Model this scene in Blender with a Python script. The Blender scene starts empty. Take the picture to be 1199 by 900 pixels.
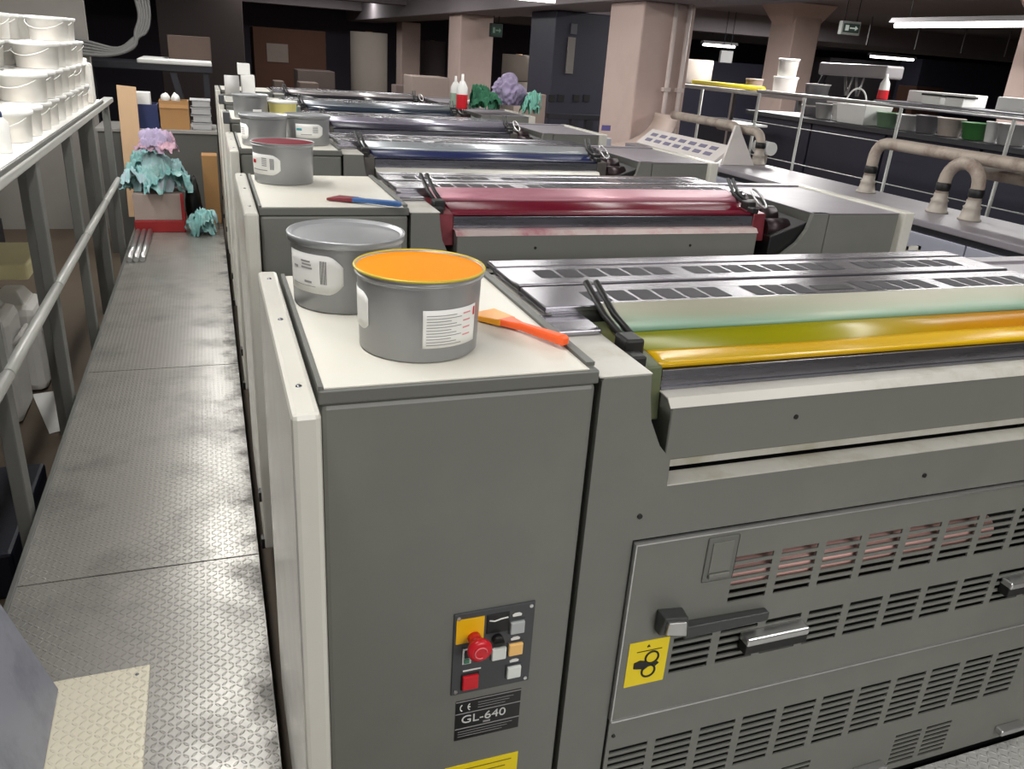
import bpy, bmesh, math, random
import numpy as np
from mathutils import Vector, Matrix, noise
random.seed(7)
PI = math.pi
SC = bpy.context.scene
COL = SC.collection

# ------------------------------------------------------------------ camera frame
CX, CY, F = 599.5, 450.0, 933.5
YAW, PITCH, ROLL = .3692801, -.3922256, .0699294
def cam_rows():
    cy, sy = math.cos(YAW), math.sin(YAW)
    f = np.array([sy*math.cos(PITCH), cy*math.cos(PITCH), math.sin(PITCH)])
    r = np.array([cy, -sy, 0.0]); u = np.cross(r, f)
    c, s = math.cos(ROLL), math.sin(ROLL)
    return np.array([c*r+s*u, -s*r+c*u, f])
CR = cam_rows()
def ray(x, y): return CR.T @ np.array([(x-CX)/F, (CY-y)/F, 1.0])
def onz(x, y, z): d = ray(x, y); return d*z/d[2]
def ony(x, y, Y): d = ray(x, y); return d*Y/d[1]
def onx(x, y, X): d = ray(x, y); return d*X/d[0]

cam = bpy.data.cameras.new('camera'); cam.sensor_width = 36; cam.lens = F/1199*36
cam.clip_start = .02; cam.clip_end = 200
co = bpy.data.objects.new('camera', cam); COL.objects.link(co)
m = Matrix.Identity(4)
for i in range(3):
    m[i][0], m[i][1], m[i][2] = CR[0][i], CR[1][i], -CR[2][i]
co.matrix_world = m
SC.camera = co

# ------------------------------------------------------------------ materials
def s2l(c):
    c = c/255.0
    return c/12.92 if c <= .04045 else ((c+.055)/1.055)**2.4
def lin(rgb): return (s2l(rgb[0]), s2l(rgb[1]), s2l(rgb[2]), 1)
MATS = {}
def mat(name, rgb, rough=.5, metal=0.0, var=.10, scale=6.0, bump=0.0, bscale=60.0, stain=None, stain_amt=.5, stain_scale=4.0,
        emit=0.0, stretch=(1,1,1), spec=.5, alpha=1.0, transmission=0.0, rvar=.06):
    if name in MATS: return MATS[name]
    M = bpy.data.materials.new(name); M.use_nodes = True
    N = M.node_tree.nodes; L = M.node_tree.links; b = N['Principled BSDF']
    tc = N.new('ShaderNodeTexCoord'); mp = N.new('ShaderNodeMapping'); mp.inputs['Scale'].default_value = stretch
    L.new(tc.outputs['Object'], mp.inputs['Vector'])
    nz = N.new('ShaderNodeTexNoise'); nz.inputs['Scale'].default_value = scale; nz.inputs['Detail'].default_value = 6
    L.new(mp.outputs['Vector'], nz.inputs['Vector'])
    c = lin(rgb)
    mx = N.new('ShaderNodeMix'); mx.data_type = 'RGBA'
    mx.inputs[6].default_value = tuple(max(0, v*(1-var)) for v in c[:3])+(1,)
    mx.inputs[7].default_value = tuple(min(1, v*(1+var)) for v in c[:3])+(1,)
    L.new(nz.outputs['Fac'], mx.inputs[0])
    out = mx.outputs[2]
    if stain:
        n2 = N.new('ShaderNodeTexNoise'); n2.inputs['Scale'].default_value = stain_scale; n2.inputs['Detail'].default_value = 8; n2.inputs['Roughness'].default_value = .65
        L.new(mp.outputs['Vector'], n2.inputs['Vector'])
        rp = N.new('ShaderNodeValToRGB'); rp.color_ramp.elements[0].position = .48; rp.color_ramp.elements[1].position = .68
        rp.color_ramp.elements[1].color = (stain_amt,)*3+(1,)
        L.new(n2.outputs['Fac'], rp.inputs[0])
        m2 = N.new('ShaderNodeMix'); m2.data_type = 'RGBA'
        L.new(rp.outputs['Color'], m2.inputs[0]); L.new(out, m2.inputs[6]); m2.inputs[7].default_value = lin(stain)
        out = m2.outputs[2]
    L.new(out, b.inputs['Base Color'])
    mr = N.new('ShaderNodeMapRange'); mr.inputs[3].default_value = max(.02, rough-rvar); mr.inputs[4].default_value = min(1, rough+rvar)
    L.new(nz.outputs['Fac'], mr.inputs[0]); L.new(mr.outputs[0], b.inputs['Roughness'])
    b.inputs['Metallic'].default_value = metal
    b.inputs['Specular IOR Level'].default_value = spec
    if transmission: b.inputs['Transmission Weight'].default_value = transmission
    if emit:
        b.inputs['Emission Color'].default_value = c; b.inputs['Emission Strength'].default_value = emit
    if bump:
        n3 = N.new('ShaderNodeTexNoise'); n3.inputs['Scale'].default_value = bscale; n3.inputs['Detail'].default_value = 4
        L.new(mp.outputs['Vector'], n3.inputs['Vector'])
        bp = N.new('ShaderNodeBump'); bp.inputs['Strength'].default_value = bump; bp.inputs['Distance'].default_value = .003
        L.new(n3.outputs['Fac'], bp.inputs['Height']); L.new(bp.outputs['Normal'], b.inputs['Normal'])
    MATS[name] = M
    return M

def blend_mat(name, axis, stops, rough, metal=0.0, spec=.5, var=.08, scale=5, stretch=(1,1,1), wob=.12):
    '''paint or ink whose own colour changes along an axis of the thing: stops = (object coordinate, rgb)'''
    M = mat(name, stops[0][1], rough, metal, spec=spec)
    N = M.node_tree.nodes; L = M.node_tree.links; b = N['Principled BSDF']
    tc = N.new('ShaderNodeTexCoord'); sx = N.new('ShaderNodeSeparateXYZ'); L.new(tc.outputs['Object'], sx.inputs[0])
    mp = N.new('ShaderNodeMapping'); mp.inputs['Scale'].default_value = stretch; L.new(tc.outputs['Object'], mp.inputs[0])
    nz = N.new('ShaderNodeTexNoise'); nz.inputs['Scale'].default_value = scale; nz.inputs['Detail'].default_value = 7; L.new(mp.outputs[0], nz.inputs['Vector'])
    lo, hi = stops[0][0], stops[-1][0]
    mr = N.new('ShaderNodeMapRange'); mr.inputs[1].default_value = lo; mr.inputs[2].default_value = hi
    L.new(sx.outputs[axis], mr.inputs[0])
    w = N.new('ShaderNodeMath'); w.operation = 'MULTIPLY_ADD'; L.new(nz.outputs['Fac'], w.inputs[0]); w.inputs[1].default_value = 4*wob; w.inputs[2].default_value = -2*wob
    ad = N.new('ShaderNodeMath'); ad.operation = 'ADD'; L.new(mr.outputs[0], ad.inputs[0]); L.new(w.outputs[0], ad.inputs[1])
    rp = N.new('ShaderNodeValToRGB'); e = rp.color_ramp.elements
    while len(e) < len(stops): e.new(.5)
    for i, (p, c) in enumerate(stops): e[i].position = (p-lo)/(hi-lo); e[i].color = lin(c)
    L.new(ad.outputs[0], rp.inputs[0])
    for l in list(b.inputs['Base Color'].links): L.remove(l)
    L.new(rp.outputs[0], b.inputs['Base Color'])
    return M
def tread_mat(name, rgb, dirt, pitch=.0185, metal=.75, rough=.38, dirt_amt=.8, edge_x=None):
    """embossed tread plate: a checkerboard of raised lozenges, alternating in direction"""
    M = bpy.data.materials.new(name); M.use_nodes = True
    N = M.node_tree.nodes; L = M.node_tree.links; b = N['Principled BSDF']
    def mth(op, a, c=None):
        n = N.new('ShaderNodeMath'); n.operation = op
        for i, v in enumerate((a, c)):
            if v is None: continue
            if isinstance(v, (int, float)): n.inputs[i].default_value = v
            else: L.new(v, n.inputs[i])
        return n.outputs[0]
    tc = N.new('ShaderNodeTexCoord'); sx = N.new('ShaderNodeSeparateXYZ'); L.new(tc.outputs['Object'], sx.inputs[0])
    px, py = mth('DIVIDE', sx.outputs[0], pitch), mth('DIVIDE', sx.outputs[1], pitch)
    fx, fy = mth('FLOOR', px), mth('FLOOR', py)
    ux, uy = mth('SUBTRACT', mth('SUBTRACT', px, fx), .5), mth('SUBTRACT', mth('SUBTRACT', py, fy), .5)
    par = mth('FLOORED_MODULO', mth('ADD', fx, fy), 2)
    sg = mth('SUBTRACT', mth('MULTIPLY', par, 2), 1)
    suy = mth('MULTIPLY', sg, uy)
    u, v = mth('ADD', ux, suy), mth('SUBTRACT', ux, suy)
    d = mth('ADD', mth('POWER', mth('ABSOLUTE', mth('DIVIDE', u, .74)), 2), mth('POWER', mth('ABSOLUTE', mth('DIVIDE', v, .27)), 2))
    mr = N.new('ShaderNodeMapRange'); mr.interpolation_type = 'SMOOTHSTEP'
    mr.inputs[1].default_value = 1.0; mr.inputs[2].default_value = .25; mr.inputs[3].default_value = 0; mr.inputs[4].default_value = 1
    L.new(d, mr.inputs[0])
    bp = N.new('ShaderNodeBump'); bp.inputs['Strength'].default_value = .9; bp.inputs['Distance'].default_value = .0022
    L.new(mr.outputs[0], bp.inputs['Height']); L.new(bp.outputs['Normal'], b.inputs['Normal'])
    n1 = N.new('ShaderNodeTexNoise'); n1.inputs['Scale'].default_value = 3.2; n1.inputs['Detail'].default_value = 9; n1.inputs['Roughness'].default_value = .62
    L.new(tc.outputs['Object'], n1.inputs['Vector'])
    rp = N.new('ShaderNodeValToRGB'); rp.color_ramp.elements[0].position = .47; rp.color_ramp.elements[1].position = .82
    L.new(n1.outputs['Fac'], rp.inputs[0])
    fac = rp.outputs['Color']
    if edge_x is not None:      # scuffs and ink trodden in along the machine side
        n2 = N.new('ShaderNodeTexNoise'); n2.inputs['Scale'].default_value = 7; n2.inputs['Detail'].default_value = 10; n2.inputs['Roughness'].default_value = .7
        L.new(tc.outputs['Object'], n2.inputs['Vector'])
        e = N.new('ShaderNodeMapRange'); e.inputs[1].default_value = edge_x-.30; e.inputs[2].default_value = edge_x; e.inputs[3].default_value = 0; e.inputs[4].default_value = 1
        L.new(sx.outputs[0], e.inputs[0])
        k = mth('MULTIPLY', e.outputs[0], n2.outputs['Fac'])
        k2 = N.new('ShaderNodeMapRange'); k2.inputs[1].default_value = .37; k2.inputs[2].default_value = .55
        L.new(k, k2.inputs[0])
        fac = mth('MAXIMUM', fac, k2.outputs[0])
    fac = mth('MULTIPLY', fac, dirt_amt)
    mx = N.new('ShaderNodeMix'); mx.data_type = 'RGBA'
    mx.inputs[6].default_value = lin(rgb); mx.inputs[7].default_value = lin(dirt)
    L.new(fac, mx.inputs[0]); L.new(mx.outputs[2], b.inputs['Base Color'])
    b.inputs['Metallic'].default_value = metal
    r2 = N.new('ShaderNodeMapRange'); r2.inputs[3].default_value = rough-.06; r2.inputs[4].default_value = rough+.2
    L.new(fac, r2.inputs[0]); L.new(r2.outputs[0], b.inputs['Roughness'])
    MATS[name] = M
    return M

GREY   = mat('machine_grey_paint', (113,114,108), .42, var=.05, scale=3, bump=.03, bscale=220, stain=(128,126,118), stain_amt=.35, stain_scale=2.5)
GREYD  = mat('machine_grey_cover_paint', (104,105,100), .4, var=.05)
CREAM  = mat('cream_cover_paint', (222,220,209), .35, var=.03, stain=(214,204,180), stain_amt=.35, stain_scale=3)
SIDEW  = mat('white_side_panel_paint', (214,212,202), .22, var=.03, stain=(200,197,184), stain_amt=.4, stain_scale=2)
STEEL  = mat('brushed_steel', (152,150,156), .25, .88, var=.10, scale=6, stretch=(.5,4,4), stain=(130,126,130), stain_amt=.6)
STEELD = mat('dark_blade_steel', (132,132,140), .28, .9, var=.2, scale=8, stretch=(.6,10,10))
ALU    = mat('aluminium', (205,205,205), .3, .9, var=.06)
PALE   = mat('pale_worn_ledge', (200,198,190), .45, .25, var=.06, stain=(150,145,110), stain_amt=.5, stain_scale=7)
BLACK  = mat('black_rubber', (22,22,22), .5, var=.2)
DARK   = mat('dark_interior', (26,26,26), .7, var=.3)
SLOT   = mat('vent_mesh', (50,49,54), .65, var=.35, scale=300)
PANELG = mat('control_plate_grey', (68,70,72), .5)
RED    = mat('red_plastic', (206,26,40), .35)
REDD   = mat('dark_red_paint', (150,32,34), .5, var=.2)
YEL    = mat('yellow_plastic', (244,190,20), .45)
YELS   = mat('yellow_sticker', (240,214,24), .45, var=.04)
WHITEP = mat('white_plastic', (232,232,228), .4, var=.03)
PAPER  = mat('white_paper', (236,236,232), .7, var=.03)
PAPERG = mat('printed_grey', (150,148,148), .7)
PAPERD = mat('printed_dark', (52,50,52), .7)
PINKP  = mat('printed_pink', (222,150,150), .7)
ORANGEB= mat('amber_button', (246,196,120), .4)
GREENB = mat('green_indicator', (60,120,90), .4)
TIN    = mat('can_tin', (150,151,152), .36, .35, var=.05, scale=4, stretch=(1,1,.3))
TINL   = mat('can_tin_lid', (160,162,164), .34, .4, var=.05)
INKY   = mat('yellow_ink', (240,140,0), .5, spec=.15, var=.05, scale=9, bump=.25, bscale=18)
INKYT  = mat('yellow_ink_trough', (206,164,8), .25, var=.10, scale=5, bump=.2, bscale=12, stretch=(.4,1,1))
INKRC  = mat('crimson_ink', (104,5,26), .6, var=.12, spec=.2)
ORANGE = mat('orange_plastic', (250,100,44), .35, var=.05)
BLUEP  = mat('blue_plastic', (66,106,164), .4)
REDINK = mat('ink_smeared_steel', (128,54,62), .3, .3, var=.4, scale=20)
PINKC  = mat('pinkish_concrete', (196,174,166), .8, var=.06, scale=3, bump=.1, bscale=30, stain=(170,150,142), stain_amt=.5, stain_scale=1.2)
RAILG  = mat('railing_grey_paint', (104,105,101), .45, var=.08, stain=(92,92,90), stain_amt=.6)
RAILB  = mat('railing_bar_pale', (186,187,182), .38, .2, var=.06)
CARD   = mat('cardboard', (172,130,84), .85, var=.08)
CARDD  = mat('dark_cardboard', (96,66,54), .9, var=.12)
CARDP  = mat('pale_cardboard', (166,150,142), .9, var=.1)
PLY    = mat('plywood', (202,168,132), .7, var=.10, stretch=(1,1,.2), scale=8)
NAVY   = mat('navy_plastic', (30,42,88), .5)
NAVYD  = mat('dark_navy_plastic', (18,22,36), .5)
NAVYC  = mat('navy_cabinet_paint', (48,48,62), .5, var=.1)
DARKC  = mat('dark_cabinet_paint', (40,40,48), .5, var=.1)
LILAC  = mat('lilac_grey_door_paint', (176,178,192), .4, var=.04)
LILACT = mat('lilac_grey_top', (136,131,137), .4, .1, var=.06, stain=(150,146,150), stain_amt=.5)
INSUL  = mat('pipe_insulation', (176,164,152), .6, .1, var=.2, scale=14, bump=.4, bscale=30, stain=(110,84,72), stain_amt=.7, stain_scale=9)
FOIL   = mat('pipe_foil', (176,168,158), .55, .2, var=.2, scale=20, bump=.4, bscale=40)
ROLLP  = mat('paper_roll', (172,163,154), .85, var=.05)
CLEARW = mat('bucket_white_plastic', (236,234,228), .4, var=.03, stain=(226,206,190), stain_amt=.4, stain_scale=3)
CHAIRW = mat('canister_white', (206,204,200), .4, var=.06)
FLOORM = mat('brown_concrete_floor', (92,80,66), .7, var=.25, scale=2, bump=.1)
WALLM  = mat('grey_plaster', (150,146,140), .9, var=.06)
WALLD  = mat('dark_wall_paint', (52,48,56), .9, var=.2, scale=1)
CEILM  = mat('ceiling_concrete', (140,132,136), .9, var=.12, scale=2)
TEAL   = mat('teal_cloth', (126,176,174), .9, var=.25, scale=12, stain=(186,214,212), stain_amt=.8, stain_scale=9)
TEALP  = mat('pale_teal_cloth', (160,196,198), .9, var=.2, scale=12, stain=(190,170,190), stain_amt=.7, stain_scale=7)
LILACP = mat('pale_lilac_cloth', (178,166,196), .9, var=.2, scale=12, stain=(206,160,176), stain_amt=.8, stain_scale=7)
GREENL = mat('light_green_cloth', (70,140,100), .9, var=.4, scale=14, stain=(30,80,60), stain_amt=.6, stain_scale=12)
CLEARF = mat('pale_film', (196,190,204), .4, var=.2, scale=14, stain=(120,104,136), stain_amt=.8, stain_scale=8)
PINKCL = mat('pink_lilac_cloth', (182,150,166), .9, var=.25, scale=14, stain=(214,170,180), stain_amt=.7, stain_scale=9)
GREENC = mat('green_cloth', (46,104,76), .9, var=.45, scale=16, stain=(24,64,50), stain_amt=.7, stain_scale=14)
LILACC = mat('lilac_cloth', (150,140,168), .8, var=.3, scale=14, stain=(84,68,96), stain_amt=.9, stain_scale=8)
BLUEG  = mat('blue_grey_sheet_metal', (156,159,172), .4, .2, var=.05, scale=2, stain=(108,112,128), stain_amt=.5, stain_scale=7)
TREAD  = tread_mat('tread_plate', (172,170,164), (76,74,70), edge_x=.36, metal=.5, rough=.34, dirt_amt=.8)
TREADP = tread_mat('pale_tread_plate', (232,226,204), (206,198,172), metal=.15, rough=.4, dirt_amt=.5)
TREADF = tread_mat('footboard_plate', (200,200,196), (150,146,140), metal=.3, rough=.5, dirt_amt=.7)
TUBE   = mat('fluorescent_tube', (255,252,246), .4, emit=9.0)
INKYR  = blend_mat('yellow_ink_roller', 0, [(-.65,(134,138,6)),(-.15,(146,140,6)),(.2,(180,130,4)),(.55,(200,126,4))], .3, scale=3, stretch=(.6,.3,.3), wob=.1)
EXITG  = mat('exit_sign_green', (30,90,60), .5, emit=.15)
EXITW  = mat('exit_sign_white', (205,214,206), .5, emit=.3)
GREENT = mat('green_plastic', (70,128,70), .5)
YTUBE  = mat('yellow_tube', (206,190,40), .5)

# ------------------------------------------------------------------ mesh builder
class G:
    def __init__(s): s.bm = bmesh.new()
    def _bev(s, faces, bev, seg=2):
        es = list({e for f in faces for e in f.edges})
        mi = faces[0].material_index
        r = bmesh.ops.bevel(s.bm, geom=es, offset=bev, segments=seg, affect='EDGES', profile=.5)
        for f in r['faces']: f.material_index = mi
    def hexa(s, P, mi=0, bev=0):
        v = [s.bm.verts.new(p) for p in P]
        fs = [s.bm.faces.new([v[i] for i in q]) for q in ((0,3,2,1),(4,5,6,7),(0,1,5,4),(1,2,6,5),(2,3,7,6),(3,0,4,7))]
        for f in fs: f.material_index = mi
        if bev: s._bev(fs, bev)
        return s
    def box(s, x0, x1, y0, y1, z0, z1, mi=0, bev=0):
        return s.hexa([(x0,y0,z0),(x1,y0,z0),(x1,y1,z0),(x0,y1,z0),(x0,y0,z1),(x1,y0,z1),(x1,y1,z1),(x0,y1,z1)], mi, bev)
    def prism(s, poly, axis, a, b, mi=0, bev=0):
        def P(u, v, w): return {'x':(w,u,v), 'y':(u,w,v), 'z':(u,v,w)}[axis]
        A = [s.bm.verts.new(P(u,v,a)) for u, v in poly]; B = [s.bm.verts.new(P(u,v,b)) for u, v in poly]
        n = len(poly); fs = [s.bm.faces.new(A), s.bm.faces.new(B[::-1])]
        for i in range(n): fs.append(s.bm.faces.new([A[i], B[i], B[(i+1)%n], A[(i+1)%n]]))
        for f in fs: f.material_index = mi
        if bev: s._bev(fs, bev, 1)
        return s
    def tube(s, pts, r, n=10, mi=0, cap=True):
        pts = [Vector(p) for p in pts]; rings = []; up = None
        rs = r if isinstance(r, (list, tuple)) else [r]*len(pts)
        for i, p in enumerate(pts):
            t = (pts[min(i+1, len(pts)-1)]-pts[max(i-1, 0)]).normalized()
            if up is None:
                up = Vector((0,0,1)) if abs(t.z) < .9 else Vector((1,0,0))
            a = t.cross(up).normalized(); b = a.cross(t).normalized(); up = b
            rings.append([s.bm.verts.new(p+(a*math.cos(2*PI*k/n)+b*math.sin(2*PI*k/n))*rs[i]) for k in range(n)])
        for i in range(len(rings)-1):
            for k in range(n):
                f = s.bm.faces.new([rings[i][k], rings[i][(k+1)%n], rings[i+1][(k+1)%n], rings[i+1][k]]); f.smooth = True; f.material_index = mi
        if cap:
            for q in (rings[0][::-1], rings[-1]):
                f = s.bm.faces.new(q); f.material_index = mi
        return s
    def lathe(s, prof, c, n=48, mi=0, mis=None, a0=0, a1=2*PI):
        """prof: (radius, z); revolved around a vertical axis through c"""
        full = abs(a1-a0-2*PI) < 1e-6; m = n if full else n+1
        rings = []
        for r, z in prof:
            if r < 1e-6: rings.append([s.bm.verts.new((c[0], c[1], c[2]+z))]); continue
            rings.append([s.bm.verts.new((c[0]+r*math.cos(a0+(a1-a0)*k/n), c[1]+r*math.sin(a0+(a1-a0)*k/n), c[2]+z)) for k in range(m)])
        for i in range(len(rings)-1):
            A, B = rings[i], rings[i+1]
            for k in range(n):
                k2 = (k+1) % m
                if len(A) == 1 and len(B) == 1: continue
                q = [A[0], B[k2], B[k]] if len(A) == 1 else [A[k], A[k2], B[0]] if len(B) == 1 else [A[k], A[k2], B[k2], B[k]]
                f = s.bm.faces.new(q); f.smooth = True; f.material_index = mis[i] if mis else mi
        return s
    def cylx(s, x0, x1, y, z, r, n=32, mi=0):
        s.tube([(x0,y,z),(x1,y,z)], r, n, mi); return s
    def cyly(s, x, y0, y1, z, r, n=20, mi=0):
        s.tube([(x,y0,z),(x,y1,z)], r, n, mi); return s
    def patch(s, fn, nu, nv, mi=0, smooth=True):
        V = [[s.bm.verts.new(fn(i/nu, j/nv)) for j in range(nv+1)] for i in range(nu+1)]
        for i in range(nu):
            for j in range(nv):
                f = s.bm.faces.new([V[i][j], V[i+1][j], V[i+1][j+1], V[i][j+1]]); f.smooth = smooth; f.material_index = mi
        return s

ORG = {}
def empty(name, loc, label, cat, group=None):
    o = bpy.data.objects.new(name, None); COL.objects.link(o); o.location = loc; o.empty_display_size = .1
    tag(o, label, cat, group); ORG[o] = Vector(loc)
    return o
def tag(o, label=None, cat=None, group=None, kind=None):
    if label: o['label'] = label
    if cat: o['category'] = cat
    if group: o['group'] = group
    if kind: o['kind'] = kind
    return o
def build(g, name, mats, parent=None, label=None, cat=None, group=None, kind=None, origin=None, solid=0, normals=True):
    bm = g.bm
    if normals: bmesh.ops.recalc_face_normals(bm, faces=bm.faces)
    if parent is not None: org = ORG[parent]
    elif origin is not None: org = Vector(origin)
    else:
        vs = [v.co for v in bm.verts]
        org = Vector(((min(v.x for v in vs)+max(v.x for v in vs))/2, (min(v.y for v in vs)+max(v.y for v in vs))/2, min(v.z for v in vs)))
    bmesh.ops.translate(bm, verts=bm.verts, vec=-org)
    me = bpy.data.meshes.new(name); bm.to_mesh(me); bm.free()
    for mm in (mats if isinstance(mats, (list, tuple)) else [mats]): me.materials.append(mm)
    o = bpy.data.objects.new(name, me); COL.objects.link(o)
    if parent is not None: o.parent = parent
    else: o.location = org
    ORG[o] = org
    if solid:
        md = o.modifiers.new('solid', 'SOLIDIFY'); md.thickness = solid; md.offset = -1
    return tag(o, label, cat, group, kind)
def copy_tree(o, parent=None):
    c = o.copy(); COL.objects.link(c)
    if parent is not None: c.parent = parent
    for ch in list(o.children): copy_tree(ch, c)
    return c
def text_mesh(body, size, mat_, name, x, y, z, parent, label=None, sx=1.0, depth=.0008, shear=0, up=None):
    """lettering standing on a face that looks towards -Y; x, z = lower left corner"""
    cu = bpy.data.curves.new('lettering', 'FONT'); cu.body = body; cu.size = size; cu.extrude = depth/2; cu.shear = shear
    t = bpy.data.objects.new('lettering', cu); COL.objects.link(t)
    bpy.context.view_layer.update()
    me = bpy.data.meshes.new_from_object(t.evaluated_get(bpy.context.evaluated_depsgraph_get()))
    bpy.data.objects.remove(t)
    org = ORG[parent]
    for v in me.vertices:
        a, b, c = v.co
        v.co = Vector((x+a*sx, y-c-depth/2, z+b))-org
    me.materials.clear(); me.materials.append(mat_)
    o = bpy.data.objects.new(name, me); COL.objects.link(o); o.parent = parent; ORG[o] = org
    if label: o['label'] = label
    return o
def slotted(x0, x1, z0, z1, y, slots, g=None):
    """front sheet in the XZ plane with real slots"""
    g = g or G()
    xs = sorted({round(v,5) for v in [x0,x1]+[a for s in slots for a in s[:2]]}); zs = sorted({round(v,5) for v in [z0,z1]+[a for s in slots for a in s[2:]]})
    V = {}
    def vt(i, j):
        if (i,j) not in V: V[i,j] = g.bm.verts.new((xs[i], y, zs[j]))
        return V[i,j]
    for i in range(len(xs)-1):
        for j in range(len(zs)-1):
            cx, cz = (xs[i]+xs[i+1])/2, (zs[j]+zs[j+1])/2
            if any(s[0] < cx < s[1] and s[2] < cz < s[3] for s in slots): continue
            g.bm.faces.new([vt(i,j), vt(i+1,j), vt(i+1,j+1), vt(i,j+1)])
    return g

# ------------------------------------------------------------------ the setting
FZ, CWZ, TOPZ = -2.0, -1.6, -.46
build(G().box(-5,18,-3,20,FZ-.1,FZ), 'floor', FLOORM, kind='structure')
CEIL = .95
build(G().box(-5,18,-3,20,CEIL,CEIL+.1), 'ceiling', CEILM, kind='structure')
build(G().box(-5,18,20,20.1,FZ,CEIL), 'wall_back', mat('back_wall_paint', (70,66,76), .9, var=.2, scale=1), kind='structure')
build(G().box(18,18.1,-3,20.1,FZ,CEIL), 'wall_right', WALLD, kind='structure')
build(G().box(-2.6,-2.5,-3,9.42,FZ,CEIL), 'wall_left', WALLM, kind='structure')
build(G().box(-5,-1.06,9.42,9.52,FZ,CEIL), 'wall_recess', WALLM, kind='structure')
build(G().box(-5.1,-5,8.5,20,FZ,CEIL), 'wall_far_left', WALLD, kind='structure')
build(G().box(-5,18,-3.1,-3,FZ,CEIL), 'wall_front', WALLM, kind='structure')
# columns: a grid of about five metres, with beams that run along the hall
cols = [(3.42,6.3,'pinkish concrete column right behind the press, with two thin pipes up its side'),
        (3.42,11.3,'second pinkish column behind the far press units, beside the small green exit sign'),
        (3.9,17.2,'farthest slim pinkish column, left of the carton by the paper rolls'),
        (8.35,10.9,'pinkish column behind the long shelf with the yellow tube'),
        (8.0,6.28,'pinkish column cut by the right edge of the photo')]
for i, (x, y, lb) in enumerate(cols):
    g = G(); w = .23 if i != 2 else .19
    g.box(x-w,x+w,y-w-.06,y+w+.06,FZ,.44 if i < 3 else CEIL-.001,bev=.015)
    g.hexa([(x-w,y-w,.66),(x+w,y-w,.66),(x+w,y+w,.66),(x-w,y+w,.66),(x-w-.16,y-w-.16,.94),(x+w+.16,y-w-.16,.94),(x+w+.16,y+w+.16,.94),(x-w-.16,y+w+.16,.94)]) if i > 2 else None
    build(g, 'trim_%d' % (i+1), PINKC, kind='structure')
for i, x in enumerate((3.42,)):
    build(G().box(x-.35,x+.35,-2.9,19.9,.44,CEIL-.001,bev=.01), 'trim_%d' % (i+11), CEILM, kind='structure')
for i, y in enumerate((13.9, 18.0)):
    build(G().box(-2.4,17,y-.2,y+.2,.6,CEIL-.001), 'trim_%d' % (i+21), CEILM, kind='structure')

# ------------------------------------------------------------------ catwalk and guard rail
cw = empty('catwalk', (-.3,4.5,FZ), 'long steel tread plate catwalk running beside the press', 'walkway')
for i, (a, b) in enumerate(((-.6,2.37),(2.376,4.15),(4.156,8.25))):
    build(G().box(-.655,.052,a,b,CWZ-.006,CWZ), 'tread_plate', TREAD, cw)
build(G().box(-.672,-.655,-.6,8.25,CWZ-.12,CWZ+.006,bev=.003), 'edge_trim', RAILG, cw)
build(G().box(-.60,.05,-.6,8.25,CWZ-.10,CWZ-.006), 'substructure', DARK, cw)
for y in (-.4,1.5,3.4,5.3,7.2,8.1):
    build(G().box(-.6,-.54,y,y+.06,FZ,CWZ-.1), 'leg', RAILG, cw); build(G().box(-.02,.04,y,y+.06,FZ,CWZ-.1), 'leg', RAILG, cw)

RX = -.70
rl = empty('guard_rail', (RX,4.2,FZ), 'grey painted steel guard rail along the left edge of the catwalk', 'railing')
posts = [.85,1.82,2.80,3.84,4.82,5.80,6.75]
for y in posts:
    g = G(); g.box(RX-.022,RX+.022,y-.04,y+.04,FZ,-.53,bev=.004)
    build(g, 'post', RAILG, rl)
build(G().box(RX-.03,RX+.035,.6,7.0,-.53,-.495,bev=.006), 'top_rail', RAILB, rl)
for a, b in zip(posts[:-1], posts[1:]):
    build(G().cyly(RX+.03,a-.02,b-.03,-1.06,.021,14), 'mid_rail', RAILB, rl)

# a plate leaning on the rail, and a pale plate lying on the tread
A = onz(70,812,CWZ); 
p0 = Vector((A[0], A[1], CWZ)); d1 = Vector(ony(-60,600,A[1]+.02))
top = Vector((-.655, A[1]+.03, -1.12))
g = G()
y0, y1 = -.2, A[1]
xb = A[0]
n = Vector((.5,0,.3)).normalized()*.012
q = [Vector((xb+.045,y0,CWZ+.016)), Vector((xb,y1,CWZ+.016)), Vector((RX+.065,y1+.02,-1.06)), Vector((RX+.065,y0,-1.06))]
g.hexa([p for p in q]+[p-n+Vector((0,0,.004)) for p in q], bev=.003)
build(g, 'sheet_metal_cover', BLUEG, label='blue-grey sheet metal cover leaning on the guard rail in the near left corner', cat='metal cover')
P = [onz(66,800,CWZ), onz(176,780,CWZ)]
g = G(); g.hexa([(-.50,.4,CWZ+.001),(-.245,.4,CWZ+.001),(P[1][0],P[1][1],CWZ+.001),(-.50,P[0][1],CWZ+.001),(-.50,.4,CWZ+.007),(-.245,.4,CWZ+.007),(P[1][0],P[1][1],CWZ+.007),(-.50,P[0][1],CWZ+.007)])
pl = build(g, 'step_plate', TREADP, label='pale cream tread plate lying on the catwalk beside the leaning cover', cat='plate')
build(G().lathe([(0,.0095),(.004,.0085),(.005,.007)], (P[1][0]-.03,P[1][1]-.03,CWZ), 10), 'screw', STEELD, pl)

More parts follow.
